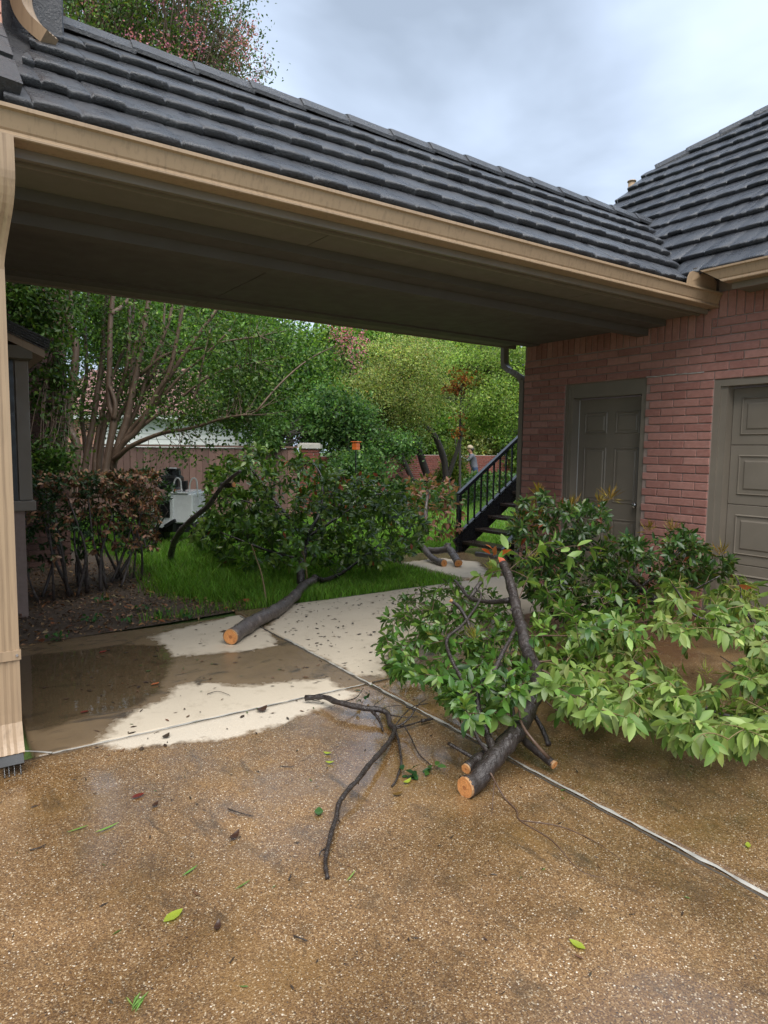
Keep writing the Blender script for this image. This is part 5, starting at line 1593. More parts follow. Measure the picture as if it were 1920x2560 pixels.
o, P = limb('trunk', CM, [(176, 942, 9.92), (168, 922, 8.5), (152, 894, 7.9), (121, 860, 7.7), (80, 808, 7.6), (70, 714, 7.5)], .02, .01, MAT['bark_crepe'], 7, 5, floor=False); anch += P[8:]
pal_cm = [(.045, .1, .02, 3), (.075, .15, .03, 3), (.11, .2, .035, 2), (.17, .25, .05, 1)]
cA = canopy(CM, [(at(360, 150, d=10.7), (1.95, 1.7, 2.9), 620, 85, .18), (at(290, 90, d=10.3), (1.6, 1.2, 2.2), 220, 75, .2)], .055, pal_cm+[(.17, .2, .05, 1)], MAT['leaf'])
cB = canopy(CM, [(at(540, 850, d=10.2), (1.5, 1.3, .75), 90, 40, .17), (at(290, 930, d=11.0), (1.1, .8, 1.2), 125, 45, .18), (at(440, 980, d=10.8), (.9, .6, .5), 55, 40, .16), (at(520, 1035, d=9.8), (.85, .4, .22), 42, 36, .11), (at(600, 960, d=9.9), (.7, .5, .4), 40, 40, .14), (at(470, 1120, d=9.9), (.7, .4, .3), 13, 26, .1), (at(85, 775, d=7.5), (.42, .25, .5), 80, 45, .12), (at(140, 1000, d=7.8), (.2, .2, .8), 40, 36, .1), (at(115, 1150, d=7.6), (.25, .2, .3), 24, 40, .1), (at(640, 1000, d=10.4), (.9, .8, .9), 40, 45, .18), (at(230, 760, d=10.6), (.9, .7, .6), 44, 45, .2)], .06, pal_cm, MAT['leaf'], 'foliage')
branch_net(CM, cA, anch, MAT['bark_crepe'], .016)
branch_net(CM, cB, anch, MAT['bark_crepe'], .012)
# airy flowering tips at the crown's right side
wood = MB(); fl = Foliage(); tl = Foliage()
tips = [at(x, y, d=rng.uniform(9.6, 11.3)) for x, y in sample_poly([(470, -60), (600, 0), (650, 90), (690, 170), (690, 245), (600, 240), (520, 150)], 70)]
A = np.array(anch)
for tpt in tips:
    a = at(random.uniform(430, 560), random.uniform(60, 260), d=10.4)
    ts = np.linspace(0, 1, 6)[:, None]; mid = (a+tpt)/2+rng.normal(0, .1, 3)
    path = (1-ts)**2*a+2*ts*(1-ts)*mid+ts**2*tpt
    wood.tube(path, list(np.linspace(.010, .003, 6)), 4, cap=False)
    n = 14
    q = rng.random((n, 1)); pp = path[-1]+(path[-3]-path[-1])*q+rng.normal(0, .06, (n, 3))
    tl.add(pp, rng.normal(0, 1, (n, 3)), rng.normal(0, 1, (n, 3)), .05, .012, pick([(.1, .13, .04), (.15, .14, .06), (.12, .09, .05)], n))
wood.build('branches', MAT['bark_crepe'], CM, True)['kind'] = 'stuff'; tl.build(CM, MAT['leaf'], 'foliage', detail=False)
def blossom(parent, cents, n=26, r=.07, col=((.66, .24, .36), (.56, .17, .28), (.72, .36, .46))):
    f_ = Foliage()
    for c in cents:
        P = np.array(c)+rng.normal(0, r, (n, 3))*[.75, .75, 1.3]
        f_.add(P, rng.normal(0, 1, (n, 3)), rng.normal(0, 1, (n, 3)), rng.uniform(.02, .04, n), .012, pick(list(col), n, .12))
    f_.build(parent, MAT['petal'], 'blossom', detail=False)
bl = [at(x, y, d=rng.uniform(8.9, 10.0)) for x, y in sample_poly([(160, -40), (560, -40), (640, 60), (660, 180), (600, 230), (420, 150), (250, 60)], 50)]
blossom(CM, bl)
blossom(CM, [t_ for t_ in tips[::2]], 16, .06, ((.5, .26, .3), (.42, .2, .22)))
cC = [at(x, y, d=9.7) for x, y in ((850, 845), (872, 850), (905, 845), (855, 875), (890, 905), (910, 862), (835, 820), (868, 830), (880, 880))]
blossom(CM, cC, 60, .07)
limb('trunk', CM, [(640, 1030, 9.5), (700, 960, 9.6), (770, 900, 9.7), (850, 860, 9.7), (905, 840, 9.7)], .016, .005, MAT['bark_crepe'], 6, 4, floor=False)
canopy(CM, [(at(840, 880, d=9.8), (.45, .4, .3), 22, 36, .12)], .055, pal_cm, MAT['leaf'])

# ---- trees beyond the lawn
def tree(name, label, trunks, crowns, leafL, palette, bark='bark_dark', net=1, nr=.02, cat='tree', ratio=.3, flat=.7, group=None):
    t_ = thing(name, label, cat, group=group)
    an = []
    for px, r0, r1 in trunks:
        o, P = limb('trunk', t_, px, r0, r1, MAT[bark], 9, 5, floor=False, wob=.06); an += P[3:]
    ce = canopy(t_, crowns, leafL, palette, MAT['leaf_far'], 'crown', flat, ratio)
    branch_net(t_, ce, an, MAT[bark], nr, net)
    return t_

gr = lambda x, d: at(x, 1130+CAM_H*F_PX/d, d=d)   # a point on level ground below a pixel column
gy = lambda d: 1129+CAM_H*F_PX/d
tree('evergreen_tree', 'dense dark evergreen tree rising behind the wooden fence', [([(640, gy(17), 17), (650, 1050, 17), (640, 950, 17.2), (660, 860, 17.3)], .16, .06), ([(720, gy(17), 17.5), (725, 1050, 17.5), (715, 960, 17.4)], .11, .05)],
     [(at(690, 960, d=17.5), (1.9, 1.5, 1.5), 260, 70, .26), (at(600, 880, d=18), (1.5, 1.3, 1.1), 120, 70, .28)], .11, [(.06, .14, .03, 3), (.11, .22, .045, 3), (.22, .35, .08, 1.8), (.03, .07, .02, 1)])
tree('backdrop_tree', 'bright green tall tree filling the top of the view behind the garden', [([(980, gy(30), 30), (980, 1000, 30), (1000, 850, 30)], .25, .1)],
     [(at(980, 880, d=30), (3.6, 2.5, 2.4), 300, 70, .5), (at(1150, 920, d=31), (3.4, 2.5, 2.8), 260, 70, .5), (at(850, 960, d=29), (2.6, 2.2, 2.2), 200, 70, .45)], .2, [(.22, .36, .08, 3), (.28, .42, .1, 2), (.14, .26, .05, 2)])
tree('backdrop_tree', 'shaded tree mass behind the neighbouring tile roof', [([(330, gy(32), 32), (330, 950, 32), (340, 800, 32)], .25, .1)],
     [(at(330, 800, d=32), (4.2, 2.5, 2.6), 300, 70, .55), (at(560, 850, d=31), (3.2, 2.3, 2.4), 230, 70, .5)], .2, [(.08, .17, .035, 3), (.12, .24, .045, 2), (.2, .32, .07, 1)])
tree('garden_tree', 'yellow green small tree with crooked dark leaning stems against the brick wall', [([(1085, gy(20), 20), (1065, 1180, 19.8), (1030, 1080, 19.5), (990, 990, 19.2), (940, 960, 19)], .13, .05), ([(1120, gy(20), 20), (1110, 1150, 20), (1080, 1080, 19.8), (1030, 1040, 19.5), (1000, 930, 19.4)], .12, .04), ([(1060, gy(19), 19.4), (1000, 1130, 19), (985, 1070, 18.8), (960, 1020, 18.6)], .08, .03), ([(1098, gy(20), 20), (1150, 1100, 20), (1160, 1000, 20)], .08, .03)],
     [(at(960, 960, d=18.5), (1.5, 1.3, 1.35), 230, 90, .2), (at(880, 1010, d=18), (.9, .9, .8), 90, 90, .18), (at(1060, 930, d=19.5), (1.3, 1.2, 1.2), 150, 90, .2), (at(1020, 1060, d=19), (.9, .7, .5), 50, 80, .18)], .055, G_YEL, nr=.016, flat=.5)
tree('garden_tree', 'fine leaved green tree beside the stair rail with a patch of rust leaves', [([(1330, gy(18), 18), (1325, 1050, 18), (1310, 990, 17.8), (1270, 960, 17.6), (1215, 925, 17.5), (1150, 910, 17.5)], .12, .04), ([(1325, 1080, 18), (1290, 1000, 17.6), (1240, 940, 17.5), (1200, 870, 17.4)], .07, .03)],
     [(at(1230, 900, d=17.5), (1.3, 1.1, .8), 130, 80, .2), (at(1250, 1010, d=17), (1.1, .9, .75), 150, 80, .18), (at(1215, 1050, d=18), (.7, .7, .35), 50, 80, .16), (at(1330, 940, d=18), (.9, .8, .9), 80, 80, .2)], .06, [(.2, .32, .08, 3), (.29, .4, .11, 3), (.38, .46, .14, 1.5), (.08, .14, .04, 1)], nr=.016, flat=.55)
RL_ = thing('rust_leaved_sapling', 'sapling with a patch of rust orange leaves in front of the green trees', 'tree')
o, P = limb('trunk', RL_, [(1150, gy(17.5), 17.3), (1150, 1060, 17.3), (1155, 960, 17.2)], .04, .015, MAT['bark_dark'], 7, 5, floor=False)
ce = canopy(RL_, [(at(1170, 945, d=17.2), (.55, .3, .32), 17, 22, .085), (at(1150, 1070, d=17.2), (.14, .16, .45), 7, 14, .08), (at(1140, 975, d=17.2), (.4, .3, .1), 8, 20, .08)], .09, [(.34, .12, .035, 3), (.42, .18, .06, 2), (.2, .07, .03, 1)], MAT['leaf_far'], 'crown')
branch_net(RL_, ce, P, MAT['bark_dark'], .012)
tree('garden_shrub', 'blue green leafy shrub above the brick wall behind the orange feeder', [([(880, gy(16), 16), (870, 1100, 16), (860, 1040, 16)], .06, .03)],
     [(at(830, 1050, d=16.2), (1.1, .8, .8), 130, 80, .18), (at(960, 1110, d=16.5), (1.0, .7, .35), 60, 70, .16), (at(900, 1160, d=15.6), (.9, .5, .35), 50, 60, .14)], .085, [(.07, .15, .05, 3), (.12, .23, .075, 2), (.2, .33, .11, 1.5), (.035, .08, .03, 1)], cat='shrub')
tree('bamboo_shrub', 'yellow green upright feathery shrub in front of the man', [([(1140, gy(21), 21), (1140, 1150, 21), (1138, 1095, 21)], .03, .012), ([(1120, gy(21), 21), (1115, 1160, 21)], .03, .012)],
     [(at(1135, 1170, d=21), (.35, .35, .75), 60, 70, .1), (at(1110, 1200, d=21), (.3, .3, .5), 34, 70, .1)], .09, [(.13, .19, .03, 3), (.18, .22, .04, 2), (.08, .13, .03, 1)], cat='shrub', ratio=.16)
tree('fence_vine', 'pale leafy vine climbing over the fence top beside the brick column', [([(680, gy(15), 15.0), (690, 1120, 14.9), (680, 1070, 14.9)], .025, .01)],
     [(at(675, 1075, d=14.9), (.3, .25, .4), 26, 60, .12), (at(780, 1060, d=15.6), (.35, .3, .5), 24, 60, .12)], .11, [(.14, .26, .08, 2), (.09, .18, .05, 2), (.2, .32, .12, 1)], cat='vine')

for lab, x_, d_, pal_ in (('tall light green shrub mass behind the garden wall left of the man', 1060, 27.5, G_FAR), ('tall yellowish shrub mass behind the garden wall beside the stairs', 1190, 29.0, G_YEL), ('dark tall shrub mass behind the garden wall behind the feeder', 930, 23.5, G_MID), ('tall green shrub mass behind the wall seen through the stair rail', 1320, 28.0, G_FAR)):
    tree('tall_shrub', lab, [([(x_, gy(d_), d_), (x_, 1090, d_)], .06, .03)], [(at(x_, 1075, d=d_), (1.5, .9, 1.5), 170, 75, .26), (at(x_, 1140, d=d_), (1.4, .8, .9), 90, 75, .25)], .13, pal_, cat='shrub', nr=.012)

# ivy bed along the wall
ivy = Foliage()
def strip(a, b_, w, n, h, L, pal):
    a = np.array(a, float); b_ = np.array(b_, float); d = b_-a
    t_ = rng.random((n, 1)); s_ = np.array([d[1], -d[0]])/np.linalg.norm(d)
    P2 = a+d*t_+s_*rng.random((n, 1))*w
    z = rng.random((n, 1))**.7*h*(1-.0*t_)
    P = np.concatenate([P2, z], 1)
    ivy.add(P, rng.normal(0, 1, (n, 3))+[0, 0, .2], rng.normal(0, .5, (n, 3))+[0, 0, 1], rng.uniform(L*.7, L*1.3, n), L*.35, pick(pal, n, .2))
strip((9, 14.2), (14.5, 18.0), 2.2, 5200, .55, .13, G_MID+[(.05, .12, .04, 2)])
strip((14.5, 18.2), (21, 17.4), 1.4, 4200, .75, .13, G_MID+[(.1, .18, .05, 1)])
strip((7.4, 13.2), (9.5, 14.4), 1.5, 1500, .8, .12, G_DARK+[(.12, .16, .04, 1)])
o = ivy.build(None, MAT['leaf'], 'ground_ivy', detail=False)
tag(o, 'low leafy ivy bed along the foot of the brick wall', 'ground cover', kind='stuff')

# ------------------------------------------------------------------ fence, column, wall
FN = thing('wood_fence', 'brown stained vertical board fence behind the lawn', 'fence')
fa = np.array([1.2, 17.48]); fb = np.array([6.95, 13.52])
fd = (fb-fa)/np.linalg.norm(fb-fa); fl_ = np.linalg.norm(fb-fa); fang = math.atan2(fd[1], fd[0])
bm_ = MB(); bm_.box(-.0705, .0705, -.009, .009, 0, 1.54, bev=.004); BOARD = bm_.mesh('board', MAT['fence'])
k = int(fl_/.147)
for i in range(k):
    p = fa+fd*(i+.5)*.147
    q = p+fd*.0735+np.array([-fd[1], fd[0]])*.021; link('board', BOARD, FN, (q[0], q[1], -.03), (0, 0, fang)); link('board', BOARD, FN, (p[0], p[1], -.03+random.uniform(-.006, .006)), (0, random.uniform(-.004, .004), fang))
mb = MB(); n2 = np.array([-fd[1], fd[0]])
for z, h in ((.4, .09), (1.2, .09)):
    c = (fa+fb)/2+n2*.054
    mb = MB(); mb.obox((*c, z), (*(fd*fl_/2), 0), (*(n2*.02), 0), (0, 0, h/2)); mb.build('rail', MAT['fence'], FN)
c = (fa+fb)/2
mb = MB(); mb.obox((*c, 1.545), (*(fd*fl_/2), 0), (*(n2*.05), 0), (0, 0, .02)); mb.build('cap_rail', MAT['fence'], FN)
BCO = thing('brick_column', 'square brick column with pale stone cap at the fence end', 'column')
cp = np.array([7.18, 13.35])
mb = MB(); u2 = np.array([*fd, 0.]); v2 = np.array([-fd[1], fd[0], 0.])
mb.obox((*cp, .75), u2*.19, v2*.19, (0, 0, .77)); mb.build('core', MAT['mortar_pale'], BCO)
mb = MB()
for o_, u_, n_ in ((-u2*.2-v2*.19, u2, -v2), (-u2*.19-v2*.2, v2, -u2), (u2*.19-v2*.2, v2, u2)):
    brick_face(mb, np.array([*cp, 0])+o_, u_, n_, .4, 1.5, bl=.19, bh=.06, j=.012)
mb.build('brick_facing', MAT['brick_wall'], BCO)['kind'] = 'stuff'
mb = MB(); mb.obox((*cp, 1.57), u2*.25, v2*.25, (0, 0, .045)); mb.obox((*cp, 1.63), u2*.21, v2*.21, (0, 0, .015)); mb.build('cap', MAT['capstone'], BCO)
GW = thing('garden_wall', 'low red brick garden wall behind the far planting', 'garden wall')
pts = [np.array(p, float) for p in ((7.4, 13.35), (10.6, 16.6), (14.1, 19.4), (17.6, 20.6), (24, 18.6))]
for a, b_ in zip(pts[:-1], pts[1:]):
    d = b_-a; L = np.linalg.norm(d); d = d/L; nn_ = np.array([d[1], -d[0]])
    mb = MB(); mb.obox((*((a+b_)/2-nn_*.09), .65), (*(d*L/2), 0), (*(nn_*.088), 0), (0, 0, .70)); mb.build('core', MAT['mortar_pale'], GW)
    mb = MB(); brick_face(mb, (*a, 0), (*d, 0), (*nn_, 0), L, 1.34, bl=.2, bh=.062, j=.013); mb.build('brick_facing', MAT['brick_wall'], GW)['kind'] = 'stuff'

# ------------------------------------------------------------------ neighbour's house
NH = thing('neighbour_house', 'white sided house with pink brown tile roof behind the fence', 'house')
hl = at(150, 1120, d=22.5); hr = at(592, 1120, d=21.5)
ha, hb = hl[:2], hr[:2]; hd = (hb-ha)/np.linalg.norm(hb-ha); hL = np.linalg.norm(hb-ha); hn2 = np.array([hd[1], -hd[0]])
U3 = np.array([*hd, 0.]); N3 = np.array([*hn2, 0.])
mb = MB(); mb.obox((*((ha+hb)/2-hn2*2.5), 1.25), U3*hL/2, N3*2.48, (0, 0, 1.27)); mb.build('wall', MAT['white_paint'], NH)
for i in range(14):
    z = .12+i*.175
    mb = MB(); c = np.array([*(ha+hd*(hL*.62)), z]); 
    vs_ = [c-U3*hL*.38+N3*.001+[0, 0, .0875], c+U3*hL*.38+N3*.001+[0, 0, .0875], c+U3*hL*.38+N3*.022-[0, 0, .0875], c-U3*hL*.38+N3*.022-[0, 0, .0875], c-U3*hL*.38-[0, 0, .0875], c+U3*hL*.38-[0, 0, .0875]]
    mb.add(vs_, [(0, 3, 2, 1), (3, 4, 5, 2), (0, 4, 3), (1, 2, 5)]); mb.build('siding_board', MAT['white_paint'], NH)
mb = MB(); brick_face(mb, np.array([*ha, 0]), U3, N3, hL*.235, 2.5, bl=.2, bh=.062, j=.013, dep=.02); mb.build('brick_facing', MAT['brick_light'], NH)['kind'] = 'stuff'
mb = MB(); mb.obox(np.array([*hb, 1.25])+N3*.02, U3*.06, N3*.02, (0, 0, 1.27)); mb.build('corner_trim', MAT['capstone'], NH)
mb = MB(); mb.obox(np.array([*((ha+hb)/2), 2.5])+N3*.36, U3*(hL/2+.35), N3*.03, (0, 0, .09)); mb.build('fascia', MAT['white_paint'], NH)
rb_ = MB(); ncr = 15
for i in range(ncr):
    s0, s1 = i/ncr, (i+1)/ncr
    run, rise_ = 2.9, 1.75
    hipin = 1.6
    def rp_at(s_, up): return np.array([*((ha+hb)/2), 2.56+rise_*s_+up])+N3*(.42-run*s_)
    w0, w1 = hL/2+.4-hipin*s0, hL/2+.4-hipin*s1
    off = lambda w: U3*w
    a0 = rp_at(s0, .05); a1 = rp_at(s1, .012); a2 = rp_at(s0, 0.0)
    sgn = [a0-U3*(hL/2+.4), a0+off(w0), a1+off(w1), a1-U3*(hL/2+.4), a2-U3*(hL/2+.4), a2+off(w0)]
    rb_.add(sgn, [(0, 1, 2, 3), (4, 5, 1, 0)])
    nt_ = int((w0+hL/2)/.3)
    for j in range(nt_):
        q0 = -hL/2-.3+j*.3+(.15 if i % 2 else 0)
        if q0 > w0-.1: continue
        rb_.obox(a0*.55+a1*.45+U3*q0+[0, 0, .018], U3*.05, (a1-a0)*.42, N3*.002+np.array([0, 0, .012]))
rb_.build('roof_tiles', MAT['roof_tile'], NH)['kind'] = 'stuff'
mb = MB(); e1 = np.array([*((ha+hb)/2), 2.54])+N3*.42; rt = np.array([*((ha+hb)/2), 2.54+1.75])-N3*2.48
mb.add([e1-U3*(hL/2+.4), e1+U3*(hL/2+.4), rt+U3*(hL/2-1.2), rt-U3*(hL/2+.4), e1+U3*(hL/2+.4)-N3*5.6, e1-U3*(hL/2+.4)-N3*5.6], [(0, 1, 2, 3), (1, 4, 2), (2, 4, 5, 3)]); mb.build('roof', MAT['roof_tile'], NH)

# ------------------------------------------------------------------ white machine on the lawn
MC = thing('stump_grinder', 'white wheeled yard machine with black engine parked on the lawn', 'machine', tuple(at(437, 1345, d=10.6)*np.array([1, 1, 0])), -YAW)
def part(name, mat, fn, parent=None, smooth=False):
    m_ = MB(); fn(m_); return m_.build(name, MAT[mat], parent or MC, smooth)
# local x = right in view, y = away, z up
part('body', 'machine_white', lambda m_: (m_.box(-.02, .36, -.25, .5, .34, .80, bev=.02)))
part('side_cover', 'machine_white', lambda m_: m_.add([(x, y, z) for y in (-.30, .35) for x, z in ((-.26, .30), (-.26, .50), (-.2, .66), (-.10, .76), (.0, .78), (.06, .70), (.06, .34), (-.1, .28))], [tuple(range(8)), tuple(range(15, 7, -1))]+[(i, 8+i, 8+(i+1) % 8, (i+1) % 8) for i in range(8)]))
part('grille', 'plastic_black', lambda m_: m_.box(-.16, .03, -.325, -.30, .44, .70, bev=.01))
part('lid', 'machine_white', lambda m_: m_.box(-.03, .30, -.27, .5, .80, .825, bev=.008))
part('engine', 'plastic_black', lambda m_: (m_.box(-.30, .02, .1, .5, .84, 1.06, bev=.04), m_.tube([(-.1, .3, 1.06), (-.1, .3, 1.14)], .12, 14), m_.box(-.22, -.02, .16, .44, 1.14, 1.17, bev=.01)))
part('engine_cover', 'machine_white', lambda m_: m_.tube([(-.12, .28, 1.17), (-.12, .28, 1.185)], .08, 14))
part('exhaust', 'plastic_black', lambda m_: m_.box(.14, .21, -.05, .05, .85, .99, bev=.008))
part('bracket', 'plastic_black', lambda m_: m_.tube([(.16, 0, .82), (.16, 0, .86)], .02, 8))
for x_ in (.02, .27):
    part('handle_bar', 'white_paint', lambda m_: m_.tube(spline([(x_, -.1, .82), (x_+.01, -.1, .95), (x_+.05, -.1, 1.03), (x_+.1, -.1, 1.02), (x_+.12, -.1, .95), (x_+.13, -.1, .74)], 4), .012, 8), smooth=True)
def tyre(m_):
    m_.tube([(-.32, 0, .2), (-.28, 0, .2), (-.16, 0, .2), (-.12, 0, .2)], [.15, .2, .2, .15], 24)
    for i in range(22):
        a = 2*math.pi*i/22
        for sx_ in (-.27, -.17):
            m_.obox((sx_, math.cos(a)*.205, .2+math.sin(a)*.205), (.035, .01, 0), (0, -math.sin(a)*.016, math.cos(a)*.016), (0, math.cos(a)*.012, math.sin(a)*.012))
w_ = part('tyre', 'rubber', tyre); part('tyre', 'rubber', tyre).location = (.55, .2, 0)
part('axle', 'plastic_black', lambda m_: (m_.tube([(-.2, 0, .2), (.4, .2, .2)], .03, 8), m_.bar((-.05, -.3, .3), (.12, -.34, .4), .04, .05), m_.bar((.08, -.3, .22), (.1, -.32, .36), .05, .03)))
part('chassis', 'plastic_black', lambda m_: m_.box(-.1, .34, -.2, .45, .2, .339))

# ------------------------------------------------------------------ bird feeder on a post
fp = at(890, 1112, d=12.6)
FD = thing('bird_feeder', 'small orange box feeder on a thin dark post before the brick wall', 'bird feeder', (fp[0], fp[1], 0), .4)
m_ = MB(); m_.tube([(0, 0, -.05), (0, 0, fp[2]-.1)], .012, 8); m_.build('post', MAT['black_metal'], FD)
z = fp[2]
m_ = MB(); m_.box(-.06, .06, -.05, .05, z-.095, z+.045, bev=.006); m_.box(-.064, .064, -.054, .054, z-.02, z-.012); m_.build('box', MAT['orange_plastic'], FD)
m_ = MB(); m_.box(-.08, .08, -.07, .07, z+.046, z+.062, bev=.005); m_.build('lid', MAT['orange_plastic'], FD)

# ------------------------------------------------------------------ the man
fpos = at(1185, 1229, d=24.6); fpos = fpos*np.array([1, 1, 0])
MAN = thing('person', 'person in grey long sleeved shirt, jeans and backward tan cap working at the shrubs', 'person', tuple(fpos), -YAW)
J = {'pel': (0, 0, .86, .145), 'belly': (-.03, 0, 1.0, .15), 'chest': (-.08, 0, 1.22, .165), 'up': (-.11, 0, 1.36, .12), 'neck': (-.14, 0, 1.43, .055), 'head0': (-.17, 0, 1.50, .085), 'head1': (-.185, 0, 1.58, .10), 'head2': (-.18, 0, 1.66, .07),
     'shL': (-.11, .17, 1.35, .075), 'elL': (-.26, .24, 1.15, .052), 'wrL': (-.48, .14, 1.12, .036), 'haL': (-.56, .12, 1.13, .045),
     'shR': (-.11, -.17, 1.35, .075), 'elR': (-.28, -.22, 1.16, .052), 'wrR': (-.46, -.12, 1.28, .036), 'haR': (-.52, -.10, 1.33, .045),
     'hiL': (.0, .1, .82, .1), 'knL': (-.14, .12, .48, .068), 'anL': (-.14, .12, .10, .045), 'toL': (-.30, .12, .045, .04),
     'hiR': (.02, -.1, .82, .1), 'knR': (.1, -.12, .48, .068), 'anR': (.34, -.13, .16, .045), 'toR': (.24, -.13, .05, .04)}
ED = [('pel', 'belly'), ('belly', 'chest'), ('chest', 'up'), ('up', 'neck'), ('neck', 'head0'), ('head0', 'head1'), ('head1', 'head2'), ('up', 'shL'), ('shL', 'elL'), ('elL', 'wrL'), ('wrL', 'haL'), ('up', 'shR'), ('shR', 'elR'), ('elR', 'wrR'), ('wrR', 'haR'), ('pel', 'hiL'), ('hiL', 'knL'), ('knL', 'anL'), ('anL', 'toL'), ('pel', 'hiR'), ('hiR', 'knR'), ('knR', 'anR'), ('anR', 'toR')]
keys = list(J)
V_ = [J[k_][:3] for k_ in keys]; E_ = [(keys.index(a), keys.index(b_)) for a, b_ in ED]; Rr = [J[k_][3] for k_ in keys]
for base, sgn in (('haL', 1), ('haR', 1)):       # fingers curled round the pole
    bx_, by_, bz_, _ = J[base]
    for f_ in range(5):
        i0 = len(V_)
        if f_ < 4:
            off = (-.01*f_, .0, .03-.022*f_)
            ch = [(bx_-.02, by_-.03, bz_+off[2]), (bx_-.06, by_-.04, bz_+off[2]), (bx_-.075, by_-.005+.004*f_, bz_+off[2]-.005)]
        else:
            ch = [(bx_-.0, by_+.03, bz_+.02), (bx_-.04, by_+.035, bz_+.03), (bx_-.065, by_+.02, bz_+.025)]
        for q, c in enumerate(ch): V_.append(c); Rr.append(.011-.0015*q)
        E_ += [(keys.index(base), i0), (i0, i0+1), (i0+1, i0+2)]
me = bpy.data.meshes.new('body'); me.from_pydata(V_, E_, [])
tmp = bpy.data.objects.new('body_tmp', me); COL.objects.link(tmp)
sk = tmp.modifiers.new('skin', 'SKIN')
for i, r_ in enumerate(Rr): me.skin_vertices[0].data[i].radius = (r_, r_)
me.skin_vertices[0].data[0].use_root = True
sb = tmp.modifiers.new('sub', 'SUBSURF'); sb.levels = 2; sb.render_levels = 2
dg = bpy.context.evaluated_depsgraph_get()
bme = bpy.data.meshes.new_from_object(tmp.evaluated_get(dg))
bpy.data.objects.remove(tmp)
bme.materials.clear()
for k_ in ('skin', 'shirt', 'jeans', 'glove', 'hair'): bme.materials.append(MAT[k_])
for p in bme.polygons:
    c = p.center
    if c.z < .12 and True: mi = 4
    elif c.z < .93: mi = 2
    elif c.x < -.47 and c.z < 1.45: mi = 3
    elif c.z > 1.42 and abs(c.y) < .14: mi = 0
    else: mi = 1
    p.material_index = mi; p.use_smooth = True
link('body', bme, MAN)
m_ = MB(); m_.tube([(-.18, 0, 1.60), (-.175, 0, 1.64), (-.17, 0, 1.69), (-.165, 0, 1.72), (-.16, 0, 1.735)], [.112, .116, .10, .065, .02], 16); m_.obox((-.055, 0, 1.60), (.05, 0, -.018), (0, .06, 0), (.002, 0, .005)); m_.build('cap', MAT['cap'], MAN, True)
m_ = MB(); m_.tube([(-.13, 0, 1.50), (-.12, 0, 1.56), (-.14, 0, 1.61)], [.06, .095, .10], 12); m_.build('hair', MAT['hair'], MAN, True)
m_ = MB(); m_.add([(-.275, 0, 1.585), (-.27, .014, 1.545), (-.27, -.014, 1.545), (-.30, 0, 1.55), (-.265, 0, 1.54)], [(0, 1, 3), (0, 3, 2), (1, 4, 3), (3, 4, 2)]); m_.build('nose', MAT['skin'], MAN)
m_ = MB(); 
for s_ in (-1, 1): m_.tube([(-.265, s_*.035, 1.592), (-.275, s_*.035, 1.592)], .012, 8)
m_.build('eyes', MAT['hair'], MAN)
m_ = MB(); m_.box(-.275, -.268, -.03, .03, 1.517, 1.525); m_.build('mouth', MAT['hair'], MAN)
PL = thing('pole_saw', 'dark pole tool held upright by the person at the shrubs', 'pole saw', tuple(fpos), -YAW)
m_ = MB(); m_.tube([(-.66, .10, .72), (-.60, .08, 1.15), (-.54, .06, 1.9)], .016, 8); m_.build('pole', MAT['plastic_black'], PL, True)
m_ = MB(); m_.box(-.72, -.62, .05, .15, .62, .80, bev=.02); m_.build('motor', MAT['plastic_black'], PL)

# ------------------------------------------------------------------ lawn grass
def blades(P, h, w, pal):
    n = len(P)
    a = rng.random(n)*2*math.pi
    s_ = np.stack([np.cos(a), np.sin(a), np.zeros(n)], 1)*w[:, None]
    b = rng.random(n)*2*math.pi
    ln = np.stack([np.cos(b), np.sin(b), np.zeros(n)], 1)*(h*rng.uniform(.15, .75, n))[:, None]
    up = np.stack([np.zeros(n), np.zeros(n), h], 1)
    V = np.stack([P-s_, P+s_, P+s_*.75+up*.6+ln*.35, P-s_*.75+up*.6+ln*.35, P+up*.95+ln], 1).reshape(-1, 3)
    F = (np.array([[0, 1, 2], [0, 2, 3], [3, 2, 4]])[None]+(np.arange(n)*5)[:, None, None]).reshape(-1, 3)
    C = np.repeat(pick(pal, n, .22), 5, 0)
    return V, F, C
PG = [(.15, .32, .035, 3), (.2, .38, .05, 2), (.1, .21, .028, 2), (.24, .34, .06, .6)]
x = rng.uniform(200, 1340, 150000); y = rng.uniform(1195, 1560, 150000)
R_ = _f[None]+((x-IW/2)/F_PX)[:, None]*_R-((y-IH/2)/F_PX)[:, None]*_U
t_ = (-.02-CO[2])/R_[:, 2]; Pg = CO+t_[:, None]*R_
Pw = np.stack([rng.uniform(1.5, 9, 60000), rng.uniform(5.8, 12.5, 60000), np.full(60000, -.02)], 1)
Pg = np.concatenate([Pg, Pw])
onslab = (Pg[:, 1] < 5.81+.03*np.sin(Pg[:, 0]*9)) | ((Pg[:, 0] > LAND_X0-.02) & (Pg[:, 1] < 7.64) & (Pg[:, 0] < 8.4)) | ((Pg[:, 0] > 5.6) & (Pg[:, 1] < 5.8))
inbed = in_poly(Pg[:, 0], Pg[:, 1], bed)
edge = sd_poly(Pg[:, 0], Pg[:, 1], bed)
keep = ~onslab & ~(inbed & (rng.random(len(Pg)) > np.clip(.25-edge, 0, .25)*1.2)) & (Pg[:, 1] < 17.5+.2*Pg[:, 0]) & (Pg[:, 1] > 0)
Pg = Pg[keep]
dist = np.linalg.norm(Pg-CO, axis=1)
h = rng.uniform(.05, .13, len(Pg))*np.where(Pg[:, 0] < 3.4, 1.25, .8)
w = np.clip(.0022+dist*.00022, .002, .006)
V, F, C = blades(Pg, h, w, PG)
